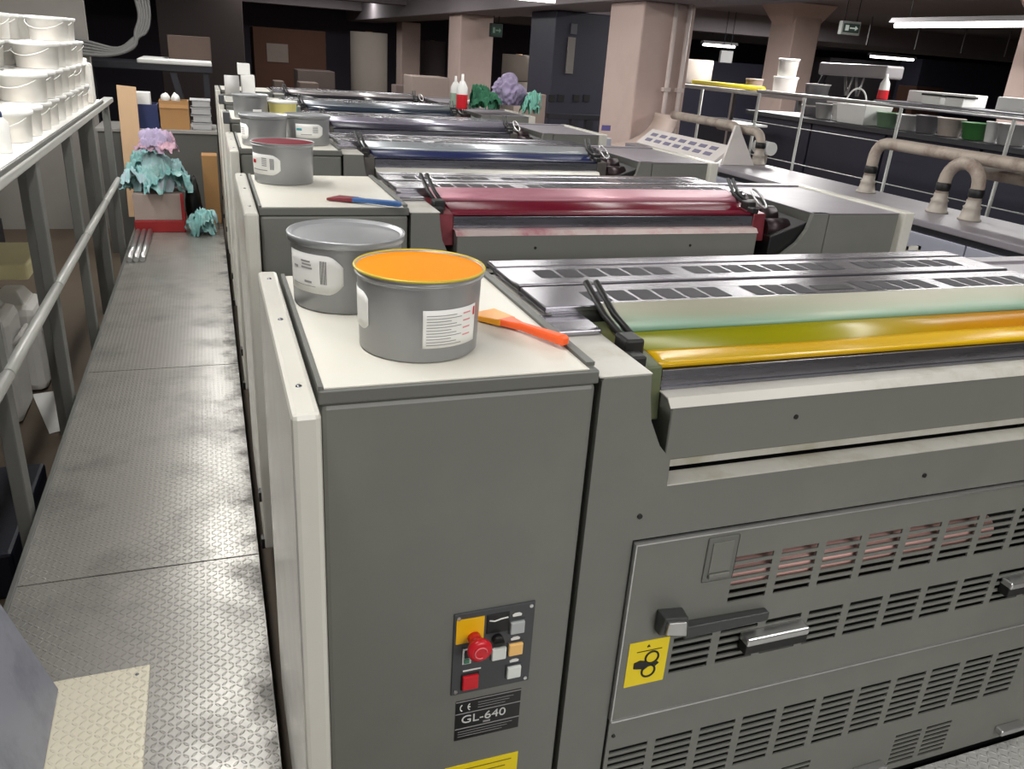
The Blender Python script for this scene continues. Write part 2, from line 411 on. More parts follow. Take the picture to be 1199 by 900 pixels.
# ------------------------------------------------------------------ printing units
PITCH_Y, Y0 = 1.38, 1.074
def slots_grid(xs, w, ztop, n, pitch, h, z0=None):
    return [(x, x+w, ztop-j*pitch-h, ztop-j*pitch) for x in xs for j in range(n)]
UNIT = [
 dict(ink=INKYT, roll=INKYR, guard=blend_mat('guard_green_stained', 2, [(1.168,(110,160,140)),(1.184,(150,176,156)),(1.194,(164,168,146)),(1.202,(170,168,150))], .5, .1, scale=4, stretch=(1,3,3), wob=.16), box=PALE,
      label='nearest printing unit, with yellow ink in its fountain and a control panel'),
 dict(ink=mat('crimson_ink_trough', (104,14,38), .3, var=.3, stain=(70,30,40), stain_amt=.7), roll=mat('crimson_ink_roller', (104,10,36), .36, var=.2), guard=mat('guard_pink_stained', (190,134,146), .42, .2, var=.1, stain=(150,70,96), stain_amt=.6, stain_scale=3, stretch=(1,3,3)), box=mat('pink_smeared_ledge', (196,180,176), .45, .2, var=.1, stain=(160,40,74), stain_amt=.7, stain_scale=6),
      label='second printing unit with crimson ink, behind the nearest one'),
 dict(ink=mat('navy_ink_trough', (34,38,62), .3, var=.2), roll=mat('navy_ink_roller', (36,44,84), .34, var=.25, stretch=(.3,1,1)), guard=mat('guard_grey', (170,176,180), .3, .4, var=.08), box=PALE,
      label='third printing unit from the front, with navy blue ink on its roller'),
 dict(ink=mat('violet_ink_trough', (40,38,50), .3, var=.2), roll=mat('violet_ink_roller', (50,48,60), .34, var=.2), guard=mat('guard_violet_grey', (140,136,150), .3, .4, var=.08), box=PALE,
      label='fourth printing unit from the front, with dark violet ink, in front of the rag heap'),
 dict(ink=mat('slate_ink_trough', (36,44,56), .12, var=.2), roll=mat('slate_ink_roller', (44,54,66), .16, var=.2), guard=mat('guard_slate', (128,134,140), .3, .4, var=.08), box=PALE,
      label='fifth printing unit from the front, carrying the green and lilac rags'),
 dict(ink=mat('black_ink_trough', (26,26,28), .12, var=.2), roll=mat('black_ink_roller', (36,36,40), .16, var=.2), guard=mat('guard_black_grey', (150,144,144), .3, .4, var=.08), box=PALE,
      label='farthest printing unit of the press, with black ink'),
]
FX0, FX1 = .735, 1.905          # ink fountain from .. to
XR0, XR = 2.02, 2.585           # cabinet on the drive side
def make_unit(k):
    u = UNIT[k]; y0 = Y0+PITCH_Y*k; near = k == 0
    r = empty('printing_unit', (1.35,y0,-1.65), u['label'], 'printing press unit', 'units of the offset press')
    B = -1.65
    # operator-side cabinet
    g = G(); g.box(.122,.563,y0,y0+.66,B,-.487,bev=.008)
    cab = build(g, 'cabinet', GREY, r)
    g = G(); g.box(.119,.566,y0-.002,y0+.62,-.486,-.4625,bev=.003)
    g.box(.551,.566,y0+.02,y0+.62,-.4625,-.456); g.box(.119,.126,y0,y0+.62,-.4625,-.457)
    cov = build(g, 'cabinet_cover', GREYD, r)
    build(G().box(.128,.549,y0+.003,y0+.615,-.4626,-.4608), 'cover_panel', CREAM, cov)
    # white side cover towards the catwalk, and the skirt that bridges to the next unit
    g = G(); g.box(.074,.114,y0-.08,y0+.665,CWZ+.012,-.462,bev=.008)
    sp = build(g, 'side_panel', SIDEW, r)
    g = G()
    for yy in (y0+.02,y0+.33,y0+.6): g.lathe([(0,.002),(.004,.002),(.005,0)], (.094,yy,-.462), 10)
    build(g, 'panel_screw', STEELD, sp)
    g = G(); g.box(.066,.074,y0-.05,y0-.02,-1.42,-1.385)
    build(g, 'rubber_stop', BLACK, sp)
    build(G().box(.064,.074,y0-.075,y0-.045,CWZ+.014,CWZ+.05), 'rubber_stop', BLACK, sp)
    if k < 5:
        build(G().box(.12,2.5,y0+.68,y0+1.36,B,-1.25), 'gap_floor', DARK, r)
    # front frame plate with the two cut-outs for the fountain
    poly = [(.573,B),(.573,-.484),(.578,-.479),(.664,-.479),(.668,-.52),(.676,-.565),(.700,-.615),(.726,-.645),(.728,-.699)]
    poly += [(1.925,-.699),(1.945,-.672),(2.01,-.64),(2.07,-.595),(2.105,-.545),(2.122,-.481)] + [(2.19,-.481),(2.19,B)]
    hole_top = -.806
    L_ = poly[:1]
    full = [(.573,hole_top)]+poly[1:-1]+[(2.19,hole_top)]
    g = G(); g.prism(full, 'y', y0, y0+.02)
    g.box(.573,.6735,y0,y0+.02,B,hole_top); g.box(1.985,2.19,y0,y0+.02,B,hole_top)
    g.box(.573,.664,y0+.02,y0+.64,-1.6,-.4795); g.box(2.125,2.19,y0+.02,y0+.64,-1.6,-.4815)
    fr = build(g, 'front_frame', GREY, r)
    g = G(); g.box(.57,.668,y0+.004,y0+.64,-.4794,-.4774); 
    build(g, 'pillar_top', PALE, fr)
    g = G()
    for (x, z) in ((.68,-.755),(1.35,-.755),(1.95,-.755)): g.cyly(x,y0-.003,y0+.004,z,.005,12)
    build(g, 'frame_screw', BLACK, fr)
    # ledge below the fountain
    g = G(); g.box(.728,1.925,y0-.001,y0+.045,-.699,-.696); g.box(.728,1.925,y0+.05,y0+.12,-.69,-.675)
    build(g, 'ledge_plate', PALE, r)
    # fountain bed with pale top, dark steel blade
    g = G(); g.prism([(y0+.032,-.665),(y0+.032,-.560),(y0+.045,-.547),(y0+.078,-.545),(y0+.078,-.60),(y0+.30,-.63),(y0+.30,-.70),(y0+.06,-.675)], 'x', FX0, FX1, bev=.002)
    fb = build(g, 'fountain_bed', GREY, r)
    g = G(); g.prism([(y0+.0305,-.5605),(y0+.044,-.5455),(y0+.077,-.5435),(y0+.077,-.546),(y0+.046,-.5485)], 'x', FX0-.004, FX1+.002)
    build(g, 'bed_ledge', u['box'], fb)
    for xx in (1.012,1.62): build(G().cyly(xx,y0+.030,y0+.035,-.603,.005,10), 'bed_screw', BLACK, fb)
    g = G(); g.box(FX0-.002,FX1,y0+.077,y0+.085,-.55,-.506,bev=.001); g.box(FX0-.002,FX1,y0+.074,y0+.080,-.543,-.537)
    build(g, 'ink_blade', STEELD, r)
    ya, ra, za = y0+.207, .064, -.541
    # ink lying between blade and roller
    def pool(a, b):
        x = FX0-.005+(FX1-FX0+.01)*a
        z = -.5035 - .006*math.sin(b*PI) - .004*b + .002*math.sin(a*9+b*2)*b
        return (x, y0+.083+.074*b, z)
    g = G(); g.patch(pool, 40, 8)
    build(g, 'ink_pool', u['ink'], r, solid=.01)
    build(G().cylx(FX0-.01,FX1,ya,za,ra,48), 'fountain_roller', u['roll'], r)
    # splash guard over the roller
    def gd(a, b):
        x = FX0-.035+(FX1-FX0+.055)*a
        prof = [(.212,-.480),(.207,-.474),(.212,-.4665),(.24,-.460),(.29,-.449),(.296,-.449)]
        t = b*(len(prof)-1); i = min(int(t), len(prof)-2); f = t-i
        return (x, y0+prof[i][0]*(1-f)+prof[i+1][0]*f, prof[i][1]*(1-f)+prof[i+1][1]*f)
    g = G(); g.patch(gd, 2, 10)
    build(g, 'splash_guard', u['guard'], r, solid=.003)
    # steel deck with grilles
    X0, X1 = .665, 2.0
    XL = .588; g = G(); g.box(.572,.667,y0+.20,y0+.30,-.4772,-.466,bev=.003)
    g.box(XL,X1,y0+.296,y0+.437,-.462,-.4495,bev=.002); g.box(XL+.002,X1,y0+.437,y0+.452,-.47,-.461); g.box(XL,X1,y0+.452,y0+.478,-.462,-.448,bev=.003)
    g.box(XL,X1,y0+.478,y0+.60,-.462,-.4515,bev=.002); g.box(XL+.002,X1,y0+.60,y0+.606,-.47,-.461); g.box(XL,X1,y0+.606,y0+.665,-.4640,-.4500,bev=.004)
    g.box(X0-.06,X1+.02,y0+.30,y0+.665,-1.2,-.4625)
    dk = build(g, 'deck_cover', STEEL, r)
    for xx in [.70+.057*i for i in range(6)]+[1.095+.057*i for i in range(3)]+[1.40+.057*i for i in range(4)]+[1.665+.057*i for i in range(5)]:
        build(G().box(xx,xx+.047,y0+.318,y0+.388,-.4496,-.4488), 'vent_grille', SLOT, dk)
    for xx in [.665+.057*i for i in range(6)]+[1.055+.057*i for i in range(8)]+[1.57+.057*i for i in range(6)]:
        build(G().box(xx,xx+.047,y0+.508,y0+.572,-.4516,-.4508), 'vent_grille', SLOT, dk)
    build(G().box(1.275,1.375,y0+.335,y0+.37,-.4496,-.4486), 'deck_slot', BLACK, dk)
    # end brackets of the fountain
    for sgn, xb in ((1,.70),(-1,1.93)):
        g = G()
        g.hexa([(xb-.03,y0+.07,-.60),(xb+.033,y0+.07,-.60),(xb+.033,y0+.28,-.60),(xb-.03,y0+.28,-.60),(xb-.02,y0+.078,-.498),(xb+.033,y0+.078,-.498),(xb+.03,y0+.28,-.478),(xb-.03,y0+.28,-.478)], bev=.003)
        br = build(g, 'fountain_bracket', (REDINK if k == 1 else mat('bracket_green_stained', (92,100,72), .5, .2, var=.3, scale=25, stain=(140,130,60), stain_amt=.6) if k == 0 else mat('bracket_dirty_steel', (84,80,76), .5, .4, var=.3, scale=25)), r)
        g = G()
        for dx in (-.012,.010): g.tube([(xb+dx-.012*sgn,y0+.31,-.405),(xb+dx,y0+.24,-.452),(xb+dx+.004*sgn,y0+.17,-.470)], .0065, 10)
        g.box(xb-.020,xb+.018,y0+.125,y0+.175,-.497,-.463,bev=.005)
        g.box(xb-.03,xb+.0,y0+.08,y0+.115,-.50,-.478,bev=.004)
        build(g, 'clamp_lever', BLACK, br)
        if sgn < 0:
            g = G(); g.hexa([(xb+.034,y0+.03,-.72),(xb+.192,y0+.03,-.72),(xb+.192,y0+.62,-.72),(xb+.034,y0+.62,-.72),(xb+.034,y0+.03,-.575),(xb+.192,y0+.03,-.52),(xb+.192,y0+.62,-.50),(xb+.034,y0+.62,-.52)],bev=.004)
            build(g, 'gear_well', BLACK, br)
            for yy, zz, rr in ((.09,-.555,.038),(.18,-.53,.044),(.28,-.52,.040),(.38,-.515,.045),(.49,-.515,.04)):
                gg = G().cylx(xb+.036,xb+.14,y0+yy,zz,rr,18); build(gg, 'side_gear', mat('inky_gear', (48,36,38), .4, .5, var=.5, scale=30), br)
            g = G(); ps = [(xb+.05+.018*math.cos(a),y0+.16+.05*math.sin(a),-.455+.028*math.sin(a)) for a in [2*PI*i/16 for i in range(17)]]
            g.tube(ps, .004, 8)
            build(g, 'wire_loop', ALU, br)
    # drive-side cabinet
    g = G(); g.box(2.195,XR-.05,y0,y0+.66,B,-.486,bev=.004)
    dc = build(g, 'drive_cabinet', GREY, r)
    g = G(); g.box(2.120,XR-.05,y0-.001,y0+.66,-.4855,-.481,bev=.002); g.box(2.10,XR-.05,y0+.62,y0+.67,-.481,-.474)
    build(g, 'drive_cover', LILACT, r)
    g = G(); g.box(XR-.05,XR,y0-.03,y0+.70,B+.02,-.474,bev=.006)
    build(g, 'drive_side_panel', SIDEW, r)
    g = G(); yy = y0+.0; g.box(XR+.005,XR+.085,yy-.02,yy-.005,-.625,-.61); g.box(XR+.005,XR+.02,yy-.02,yy-.005,-.80,-.61); g.box(XR+.07,XR+.085,yy-.02,yy-.005,-.80,-.61)
    g.box(XR+.0,XR+.09,yy-.02,yy-.005,-.82,-.80); g.box(XR-.01,XR+.01,yy-.02,yy-.0,-.66,-.63)
    build(g, 'grab_frame', CREAM, r)
    # lower front: dark inside, roller behind, slotted guards
    if near:
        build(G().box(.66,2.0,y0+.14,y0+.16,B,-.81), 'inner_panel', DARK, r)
        build(G().cylx(.86,1.62,y0+.031,-.938,.030,28), 'copper_roller', mat('copper_roller', (240,190,182), .2, .1, var=.06), r, label='shiny copper-pink roller behind the upper slots')
        P_ = .1098
        xs1 = [.904+P_*i for i in range(9)]; xs2 = [.794+P_*i for i in range(11)]; xs3 = [.686+P_*i for i in range(12)]
        sl = slots_grid(xs1,.090,-.8755,6,.0193,.0118)+slots_grid(xs2,.090,-1.0495,5,.0193,.0118)
        g = slotted(.677,1.98,-1.232,-.811,y0-.010,[s for s in sl if s[1] < 1.97])
        g1 = build(g, 'upper_guard', GREY, r, solid=.004, normals=False)
        g = G(); g.box(.677,1.98,y0-.012,y0+.002,-.8125,-.8095); g.box(.6755,.678,y0-.012,y0+.002,-1.233,-.81)
        g.box(.677,1.98,y0-.014,y0+.002,-1.235,-1.231)
        build(g, 'guard_rim', ALU, g1)
        sl = slots_grid(xs3,.090,-1.3185,8,.0192,.0112)
        sl += slots_grid([1.055,1.165],.085,-1.5185,7,.0152,.009)+slots_grid([1.513,1.615],.085,-1.5185,7,.0152,.009)+slots_grid([.72,.822],.085,-1.5185,7,.0152,.009)
        g = slotted(.677,1.98,B+.012,-1.238,y0-.006,[s for s in sl if s[1] < 1.97])
        g2 = build(g, 'lower_guard', GREY, r, solid=.004, normals=False)
        build(G().cyly(.682,y0-.009,y0-.004,-1.278,.004,10).box(1.40,1.98,y0-.0075,y0-.006,-1.515,-1.5135) if False else G().cyly(.690,y0-.009,y0-.004,-1.278,.004,10), 'guard_screw', BLACK, g2)
        for xa in (1.397-.455, 1.397, 1.88):
            build(G().box(xa,xa+.09,y0-.03,y0-.006,-1.607,-1.589,bev=.004), 'foot_handle', ALU, g2)
        # recessed latch
        g = G(); g.box(.832,.902,y0-.0125,y0-.0095,-.922,-.820,bev=.003)
        lt = build(g, 'latch_plate', GREYD, g1)
        g = G(); g.box(.843,.890,y0-.0145,y0-.0124,-.900,-.832,bev=.001); g.box(.843,.890,y0-.018,y0-.0124,-.912,-.902,bev=.002)
        build(g, 'latch_tongue', GREY, g1)
        # lever handle
        g = G(); g.hexa([(.742,y0-.03,-1.015),(.812,y0-.035,-1.03),(.812,y0-.01,-1.03),(.742,y0-.01,-1.015),(.742,y0-.045,-.965),(.790,y0-.05,-.966),(.80,y0-.01,-.972),(.742,y0-.01,-.965)], bev=.004)
        g.hexa([(.80,y0-.034,-1.034),(1.0,y0-.03,-1.034),(1.0,y0-.012,-1.034),(.80,y0-.012,-1.034),(.80,y0-.034,-1.006),(1.0,y0-.03,-1.012),(1.0,y0-.012,-1.012),(.80,y0-.012,-1.006)], bev=.003)
        build(g, 'lever_handle', mat('dark_handle_plastic', (58,60,60), .4), g1)
        g = G(); g.hexa([(.752,y0-.041,-1.008),(.796,y0-.045,-1.016),(.796,y0-.03,-1.016),(.752,y0-.03,-1.008),(.748,y0-.050,-.972),(.785,y0-.054,-.974),(.785,y0-.03,-.974),(.748,y0-.03,-.972)], bev=.002)
        build(g, 'lever_cap', ALU, g1)
        for xa in (.952, 1.685):
            g = G(); g.box(xa,xa+.155,y0-.038,y0-.010,-1.106,-1.078,mi=1,bev=.003); g.box(xa,xa+.155,y0-.040,y0-.010,-1.084,-1.066,mi=0,bev=.004)
            build(g, 'bar_handle', [ALU, BLACK], g1)
        # yellow warning sticker: hand caught between two rollers
        g = G(); g.box(.694,.783,y0-.0112,y0-.0098,-1.149,-1.040)
        st = build(g, 'warning_sticker', YELS, g1)
        g = G()
        for (cx, cz) in ((.748,-1.083),(.744,-1.116)):
            g.tube([(cx+.0145*math.cos(2*PI*i/20),y0-.0118,cz+.0145*math.sin(2*PI*i/20)) for i in range(21)], .0022, 6)
        yy0, yy1 = y0-.0125, y0-.0111
        g.prism([(.709,-1.090),(.722,-1.086),(.736,-1.090),(.742,-1.098),(.757,-1.099),(.757,-1.103),(.742,-1.105),(.732,-1.112),(.726,-1.108),(.716,-1.106),(.709,-1.104)], 'y', yy0, yy1)
        g.prism([(.757,-1.092),(.766,-1.100),(.757,-1.108)], 'y', yy0, yy1)
        g.prism([(.733,-1.055),(.741,-1.055),(.737,-1.049)], 'y', yy0, yy1)
        g.box(.712,.768,yy0,yy1,-1.0645,-1.0635)
        build(g, 'sticker_pictogram', BLACK, g1)
        make_controls(r, y0)
    else:
        g = G(); g.box(.677,1.98,y0-.006,y0+.02,B+.01,-.811,bev=.002)
        build(g, 'front_guard', GREY, r)
    return r

def make_controls(r, y0):
    yf = y0
    g = G(); g.box(.338,.489,yf-.004,yf+.001,-1.083,-.902,bev=.001)
    cp = build(g, 'control_panel', PANELG, r)
    g = G()
    for x, z in ((.346,-.911),(.481,-.910),(.346,-1.075),(.481,-1.075)): g.cyly(x,yf-.006,yf-.003,z,.0035,10)
    build(g, 'panel_screw', ALU, cp)
    build(G().box(.342,.393,yf-.0055,yf-.0035,-.966,-.914), 'stop_plate', YEL, cp)
    g = G(); 
    for rr, a, b in ((.012,.0,.022),): g.cyly(.375,yf-.030,yf-.004,-.956,.012,20)
    prof = [(0,.0),(.016,.001),(.0215,.004),(.0225,.010),(.020,.016),(.014,.020)]
    n = 28; rings = []
    for rad, h in prof[1:]: rings.append([g.bm.verts.new((.375+rad*math.cos(2*PI*i/n), yf-.048+h, -.956+rad*math.sin(2*PI*i/n))) for i in range(n)])
    g.bm.faces.new(rings[0])
    for a, b in zip(rings[:-1], rings[1:]):
        for i in range(n):
            f = g.bm.faces.new([a[i],a[(i+1)%n],b[(i+1)%n],b[i]]); f.smooth = True
    build(g, 'emergency_stop_button', RED, cp)
    g = G(); g.tube([(.375+.011*math.cos(a),yf-.0485,-.956+.011*math.sin(a)) for a in [2*PI*i/24*.8 for i in range(25)]], .0012, 6)
    build(g, 'button_arrow', mat('pale_red_print', (240,120,130), .5), cp)
    build(G().box(.378,.400,yf-.009,yf-.004,-1.000,-.972,bev=.001), 'yellow_button', YEL, cp)
    build(G().box(.398,.440,yf-.006,yf-.0035,-.955,-.914,bev=.001), 'key_plate', BLACK, cp)
    build(G().cyly(.419,yf-.018,yf-.005,-.968,.010,18).box(.410,.428,yf-.022,yf-.016,-.970,-.966), 'rotary_switch', BLACK, cp)
    g = G(); g.tube([(.402,yf-.0068,-.925),(.412,yf-.0068,-.928),(.424,yf-.0068,-.925),(.437,yf-.0068,-.924)], .0014, 6)
    build(g, 'key_mark', WHITEP, cp)
    for nm, mm, x, z in (('push_button',mat('grey_button', (176,180,180), .4),.442,-.936),('push_button',mat('white_button', (222,226,220), .4),.410,-.988),('push_button',ORANGEB,.442,-.985),('push_button',MATS['white_button'],.442,-1.038),('push_button',RED,.357,-1.039)):
        w = .027 if mm is not RED else .030
        b = build(G().box(x-.002,x+w+.002,yf-.0065,yf-.0035,z-.034 if mm is RED else z-.028,z+.002,bev=.001), 'button_frame', BLACK if mm is RED else PANELG, cp)
        b2 = build(G().box(x,x+w,yf-.012,yf-.005,z-.031 if mm is RED else z-.026,z,bev=.002), nm, mm, cp)
    for x, z in ((.455,-.923),(.455,-.976),(.456,-1.027)):
        g = G(); g.prism([(x-.008,z-.004),(x+.008,z-.004),(x+.009,z),(x+.004,z+.003),(x-.004,z+.003),(x-.009,z)], 'y', yf-.0052, yf-.0038)
        build(g, 'button_print', WHITEP, cp)
    build(G().box(.358,.392,yf-.0052,yf-.0038,-1.031,-1.0285), 'button_print', WHITEP, cp)
    g = G(); g.box(.355,.372,yf-.0065,yf-.0035,-1.013,-.978,mi=0); g.box(.359,.368,yf-.0085,yf-.006,-.998,-.983,mi=1); g.box(.359,.368,yf-.0085,yf-.006,-1.010,-1.001,mi=2)
    build(g, 'indicator_strip', [ALU, BLACK, GREENB], cp)
    # name plate
    g = G(); g.box(.349,.477,yf-.0015,yf+.001,-1.198,-1.103)
    npl = build(g, 'name_plate', mat('black_plate', (20,20,22), .4), r)
    g = G(); 
    for z in (-1.1045,-1.1335,-1.170): g.box(.349,.477,yf-.0021,yf-.0012,z-.0009,z+.0009)
    for i in range(3): g.box(.392,.392+.07-.008*i,yf-.0021,yf-.0012,-1.114-.006*i,-1.1132-.006*i)
    for i in range(3): g.box(.355,.355+.108-.01*i,yf-.0021,yf-.0012,-1.178-.006*i,-1.1772-.006*i)
    build(g, 'plate_lines', PAPERG, npl)
    g = G()
    for cx in (.363,.378):
        g.tube([(cx+.0055*math.cos(a),yf-.0022,-1.1195+.0075*math.sin(a)) for a in [PI/2+.35+(PI-.7)*i/14 for i in range(15)]], .0011, 6)
    g.box(.3725,.3770,yf-.003,yf-.0014,-1.1203,-1.1187)
    build(g, 'conformity_mark', WHITEP, npl)
    text_mesh('GL-640', .026, mat('plate_lettering', (208,208,206), .5), 'plate_lettering', .360, yf-.0016, -1.1575, npl, sx=1.12)
    build(G().box(.404,.418,yf-.0022,yf-.0012,-1.1655,-1.1615), 'plate_mark', PAPERG, npl)
    g = G(); g.box(.333,.482,yf-.0015,yf+.001,-1.37,-1.264)
    ys = build(g, 'warning_label', YELS, r)
    g = G()
    for i in range(6): g.box(.350,.468-.012*(i%3),yf-.0022,yf-.0012,-1.2775-.014*i,-1.2755-.014*i)
    build(g, 'label_print', mat('label_print_brown', (120,104,20), .6), ys)

units = [make_unit(k) for k in range(6)]
fbd = build(G().box(.58,2.88,-1.4,Y0-.012,-1.70,-1.655), 'footboard', TREADF, label='pale worn footboard at the foot of the nearest printing unit', cat='footboard')
build(G().box(.6,2.86,-1.3,Y0-.05,FZ,-1.70), 'footboard_base', DARK, fbd)
for k in range(6):
    y0 = Y0+PITCH_Y*k
    build(G().box(.15,2.55,y0+.02,y0+.66,FZ,-1.65), 'base_frame', DARK, units[k])

# ------------------------------------------------------------------ ink cans
def ink_can(x, y, z, label, kind='ink', ink=None, R=.104, H=.135, cat='ink can'):
    r = empty('ink_can', (x,y,z), label, cat, 'ink cans on the press')
    t = .94
    outer = [(0,.0),(R*t-.003,0),(R*t,.003),(R*(t+.03),H*.88),(R*(t+.035),H*.90),(R*1.0,H*.91),(R*1.012,H*.922),(R*1.0,H*.935),(R*.985,H*.94)]
    if kind == 'ink':
        outer += [(R*.995,H*.975),(R*1.02,H*.985),(R*1.025,H*.995),(R*1.01,H),(R*.985,H*.99),(R*.97,H*.92)]
        build(G().lathe(outer, (x,y,z), 64), 'can_body', TIN, r)
        g = G(); g.lathe([(R*.985,H*.978),(R*.9,H*.980),(R*.5,H*.982),(0,H*.982)], (x,y,z), 64)
        build(g, 'ink', ink, r)
        if ink is INKY:
            g = G(); g.tube([(x+R*1.012*math.cos(2*PI*i/64),y+R*1.012*math.sin(2*PI*i/64),z+H*.993) for i in range(65)], .0022, 6)
            build(g, 'ink_smeared_rim', mat('yellow_smeared_rim', (196,178,60), .4, .2, var=.2), r)
    else:
        build(G().lathe(outer, (x,y,z), 64), 'can_body', TIN, r)
        build(G().lathe([(R*.985,H*.89),(R*1.02,H*.895),(R*1.03,H*.96),(R*1.035,H*.985),(R*1.02,H),(R*.99,H*.995),(R*.955,H*.96),(R*.93,H*.955),(R*.88,H*.962),(0,H*.965)], (x,y,z), 64), 'lid', TINL, r)
    return r, R, H, t
def wrap(r, x, y, z, R, a0, a1, h0, h1, mm, name, off=.0012, R1=None, cut=0, parent=None):
    """a sticker wrapped round the can from angle a0 to a1; cut rounds its trailing corners"""
    def f(u, v):
        a = a0+(a1-a0)*u; c = cut*max(0, (u-.75)/.25)**2 if cut > 0 else (-cut)*max(0, (.25-u)/.25)**2
        v = .5+(v-.5)*(1-c)
        h = h0+(h1-h0)*v; rr = R*(.94+.02*h/(.135*.82))+off
        return (x+rr*math.cos(a), y+rr*math.sin(a), z+h)
    g = G(); g.patch(f, 20, 4); return build(g, name, mm, parent or r, normals=False, solid=-.0004)
def marks(r, x, y, z, R, rects, mm, name, parent):
    g = G()
    for a0, a1, h0, h1 in rects:
        def f(u, v):
            a = a0+(a1-a0)*u; h = h0+(h1-h0)*v; rr = R*(.94+.02*h/(.135*.82))+.0022
            return (x+rr*math.cos(a), y+rr*math.sin(a), z+h)
        g.patch(f, 4, 1)
    return build(g, name, mm, parent, normals=False)
ZT = -.4603
R1 = .104
x, y = .3055, 1.241
c1, R, H, t = ink_can(x, y, ZT, 'open ink can full of yellow ink, in front on the cabinet of the nearest unit', 'ink', INKY)
lab = wrap(c1, x, y, ZT, R, -1.75, -.72, .026, .088, PAPER, 'label')
marks(c1, x, y, ZT, R, [(-1.69,-1.08-.10*(i%3),.0305+.0048*i,.0318+.0048*i) for i in range(11)], PAPERG, 'label_text', lab)
marks(c1, x, y, ZT, R, [(-1.05,-.88,.041+.012*i,.0435+.012*i) for i in range(4)], PINKP, 'label_print', lab)
marks(c1, x, y, ZT, R, [(-.80,-.75,.070,.084)], RED, 'hazard_print', lab)
lab = wrap(c1, x, y, ZT, R, -3.45, -2.72, .040, .102, PAPER, 'label', cut=.3)
x, y = .228, 1.505
c2, R, H, t = ink_can(x, y, ZT, 'closed grey ink can with a lid, behind the open yellow one', 'lid', R=.106)
lab = wrap(c2, x, y, ZT, R, -3.0, -1.78, .036, .108, PAPER, 'label', cut=.55)
marks(c2, x, y, ZT, R, [(-2.62,-2.36,.080,.083),(-2.60,-2.38,.086,.089),(-2.62,-2.40,.092,.095),(-2.85,-2.72,.078,.082),(-2.55,-2.38,.054,.058),(-2.9,-2.3,.048,.049)], PAPERG, 'label_text', lab)
marks(c2, x, y, ZT, R, [(-2.20+.022*i,-2.19+.022*i,.055,.098) for i in range(6)], PAPERD, 'barcode', lab)
x, y = .232, 2.93
c3, R, H, t = ink_can(x, y, ZT, 'open ink can of crimson ink on the cabinet of the second unit', 'ink', INKRC)
lab = wrap(c3, x, y, ZT, R, -3.05, -1.75, .032, .098, PAPER, 'label', cut=.5)
marks(c3, x, y, ZT, R, [(-2.95,-2.72,.066,.078)], RED, 'label_print', lab)
marks(c3, x, y, ZT, R, [(-2.42,-2.22,.060+.006*i,.063+.006*i) for i in range(5)]+[(-2.9,-2.2,.045,.048)], PAPERG, 'label_text', lab)
marks(c3, x, y, ZT, R, [(-2.1+.03*i,-2.085+.03*i,.05,.086) for i in range(5)], PAPERD, 'barcode', lab)
x, y = .44, 4.06
c4, R, H, t = ink_can(x, y, ZT, 'closed ink can with a large label at the right of the third unit cabinet', 'lid')
lab = wrap(c4, x, y, ZT, R, -2.25, -.95, .036, .098, PAPER, 'label', cut=.5)
marks(c4, x, y, ZT, R, [(-2.2,-1.95,.068,.078)], mat('teal_print', (60,160,170), .6), 'label_print', lab)
marks(c4, x, y, ZT, R, [(-1.45,-1.2,.06+.006*i,.063+.006*i) for i in range(5)]+[(-2.0,-1.5,.05,.053)], PAPERG, 'label_text', lab)
x, y = .234, 3.97
c5, R, H, t = ink_can(x, y, ZT, 'closed grey ink can just behind the crimson ink can', 'lid')
lab = wrap(c5, x, y, ZT, R, -3.1, -2.35, .030, .095, PAPER, 'label', cut=.5)
marks(c5, x, y, ZT, R, [(-2.9,-2.6,.05+.008*i,.053+.008*i) for i in range(4)], PAPERG, 'label_text', lab)
x, y = .245, 5.34
c6, R, H, t = ink_can(x, y, ZT, 'closed grey ink can on the cabinet of the fourth unit', 'lid')
lab = wrap(c6, x, y, ZT, R, -1.5, -.95, .018, .055, PAPER, 'label')

# spatulas
def oriented(px0, px1, z):
    a, b = onz(*px0, z), onz(*px1, z); return Vector(a), Vector(b)
def bar_path(g, a, b, w0, w1, h0, h1, mi=0, bev=.002):
    d = (b-a).normalized(); s = Vector((-d.y,d.x,0)).normalized(); u = Vector((0,0,1))
    g.hexa([a-s*w0,b-s*w1,b+s*w1,a+s*w0,a-s*w0+u*h0,b-s*w1+u*h1,b+s*w1+u*h1,a+s*w0+u*h0], mi, bev)
def spatula(a, b, label, mblade, mhandle):
    a = Vector((a.x,a.y,ZT+.0008)); b = Vector((b.x,b.y,ZT+.0072)); L_ = (b-a)
    r = empty('ink_spatula', (a+b)/2, label, 'spatula')
    g = G(); bar_path(g, a, a+L_*.34, .036, .020, .008, .012); build(g, 'blade', mblade, r)
    g = G(); bar_path(g, a+L_*.30, a+L_*.52, .020, .008, .012, .012, bev=.003); bar_path(g, a+L_*.48, a+L_*.97, .0085, .012, .013, .016, bev=.004)
    bar_path(g, a+L_*.96, b, .0118, .008, .016, .013, bev=.003)
    build(g, 'handle', mhandle, r)
    return r
a, b = oriented((562,369), (662,409), ZT)
spatula(a, b, 'orange plastic ink spatula with yellow ink on its blade, beside the open yellow can', mat('blade_with_yellow_ink', (236,158,30), .3, var=.1), ORANGE)
a, b = oriented((390,233), (469,245), ZT)
spatula(a, b, 'ink spatula with a blue handle and dark red blade on the second unit cabinet', mat('blade_with_crimson_ink', (128,50,58), .4, var=.3), BLUEP)

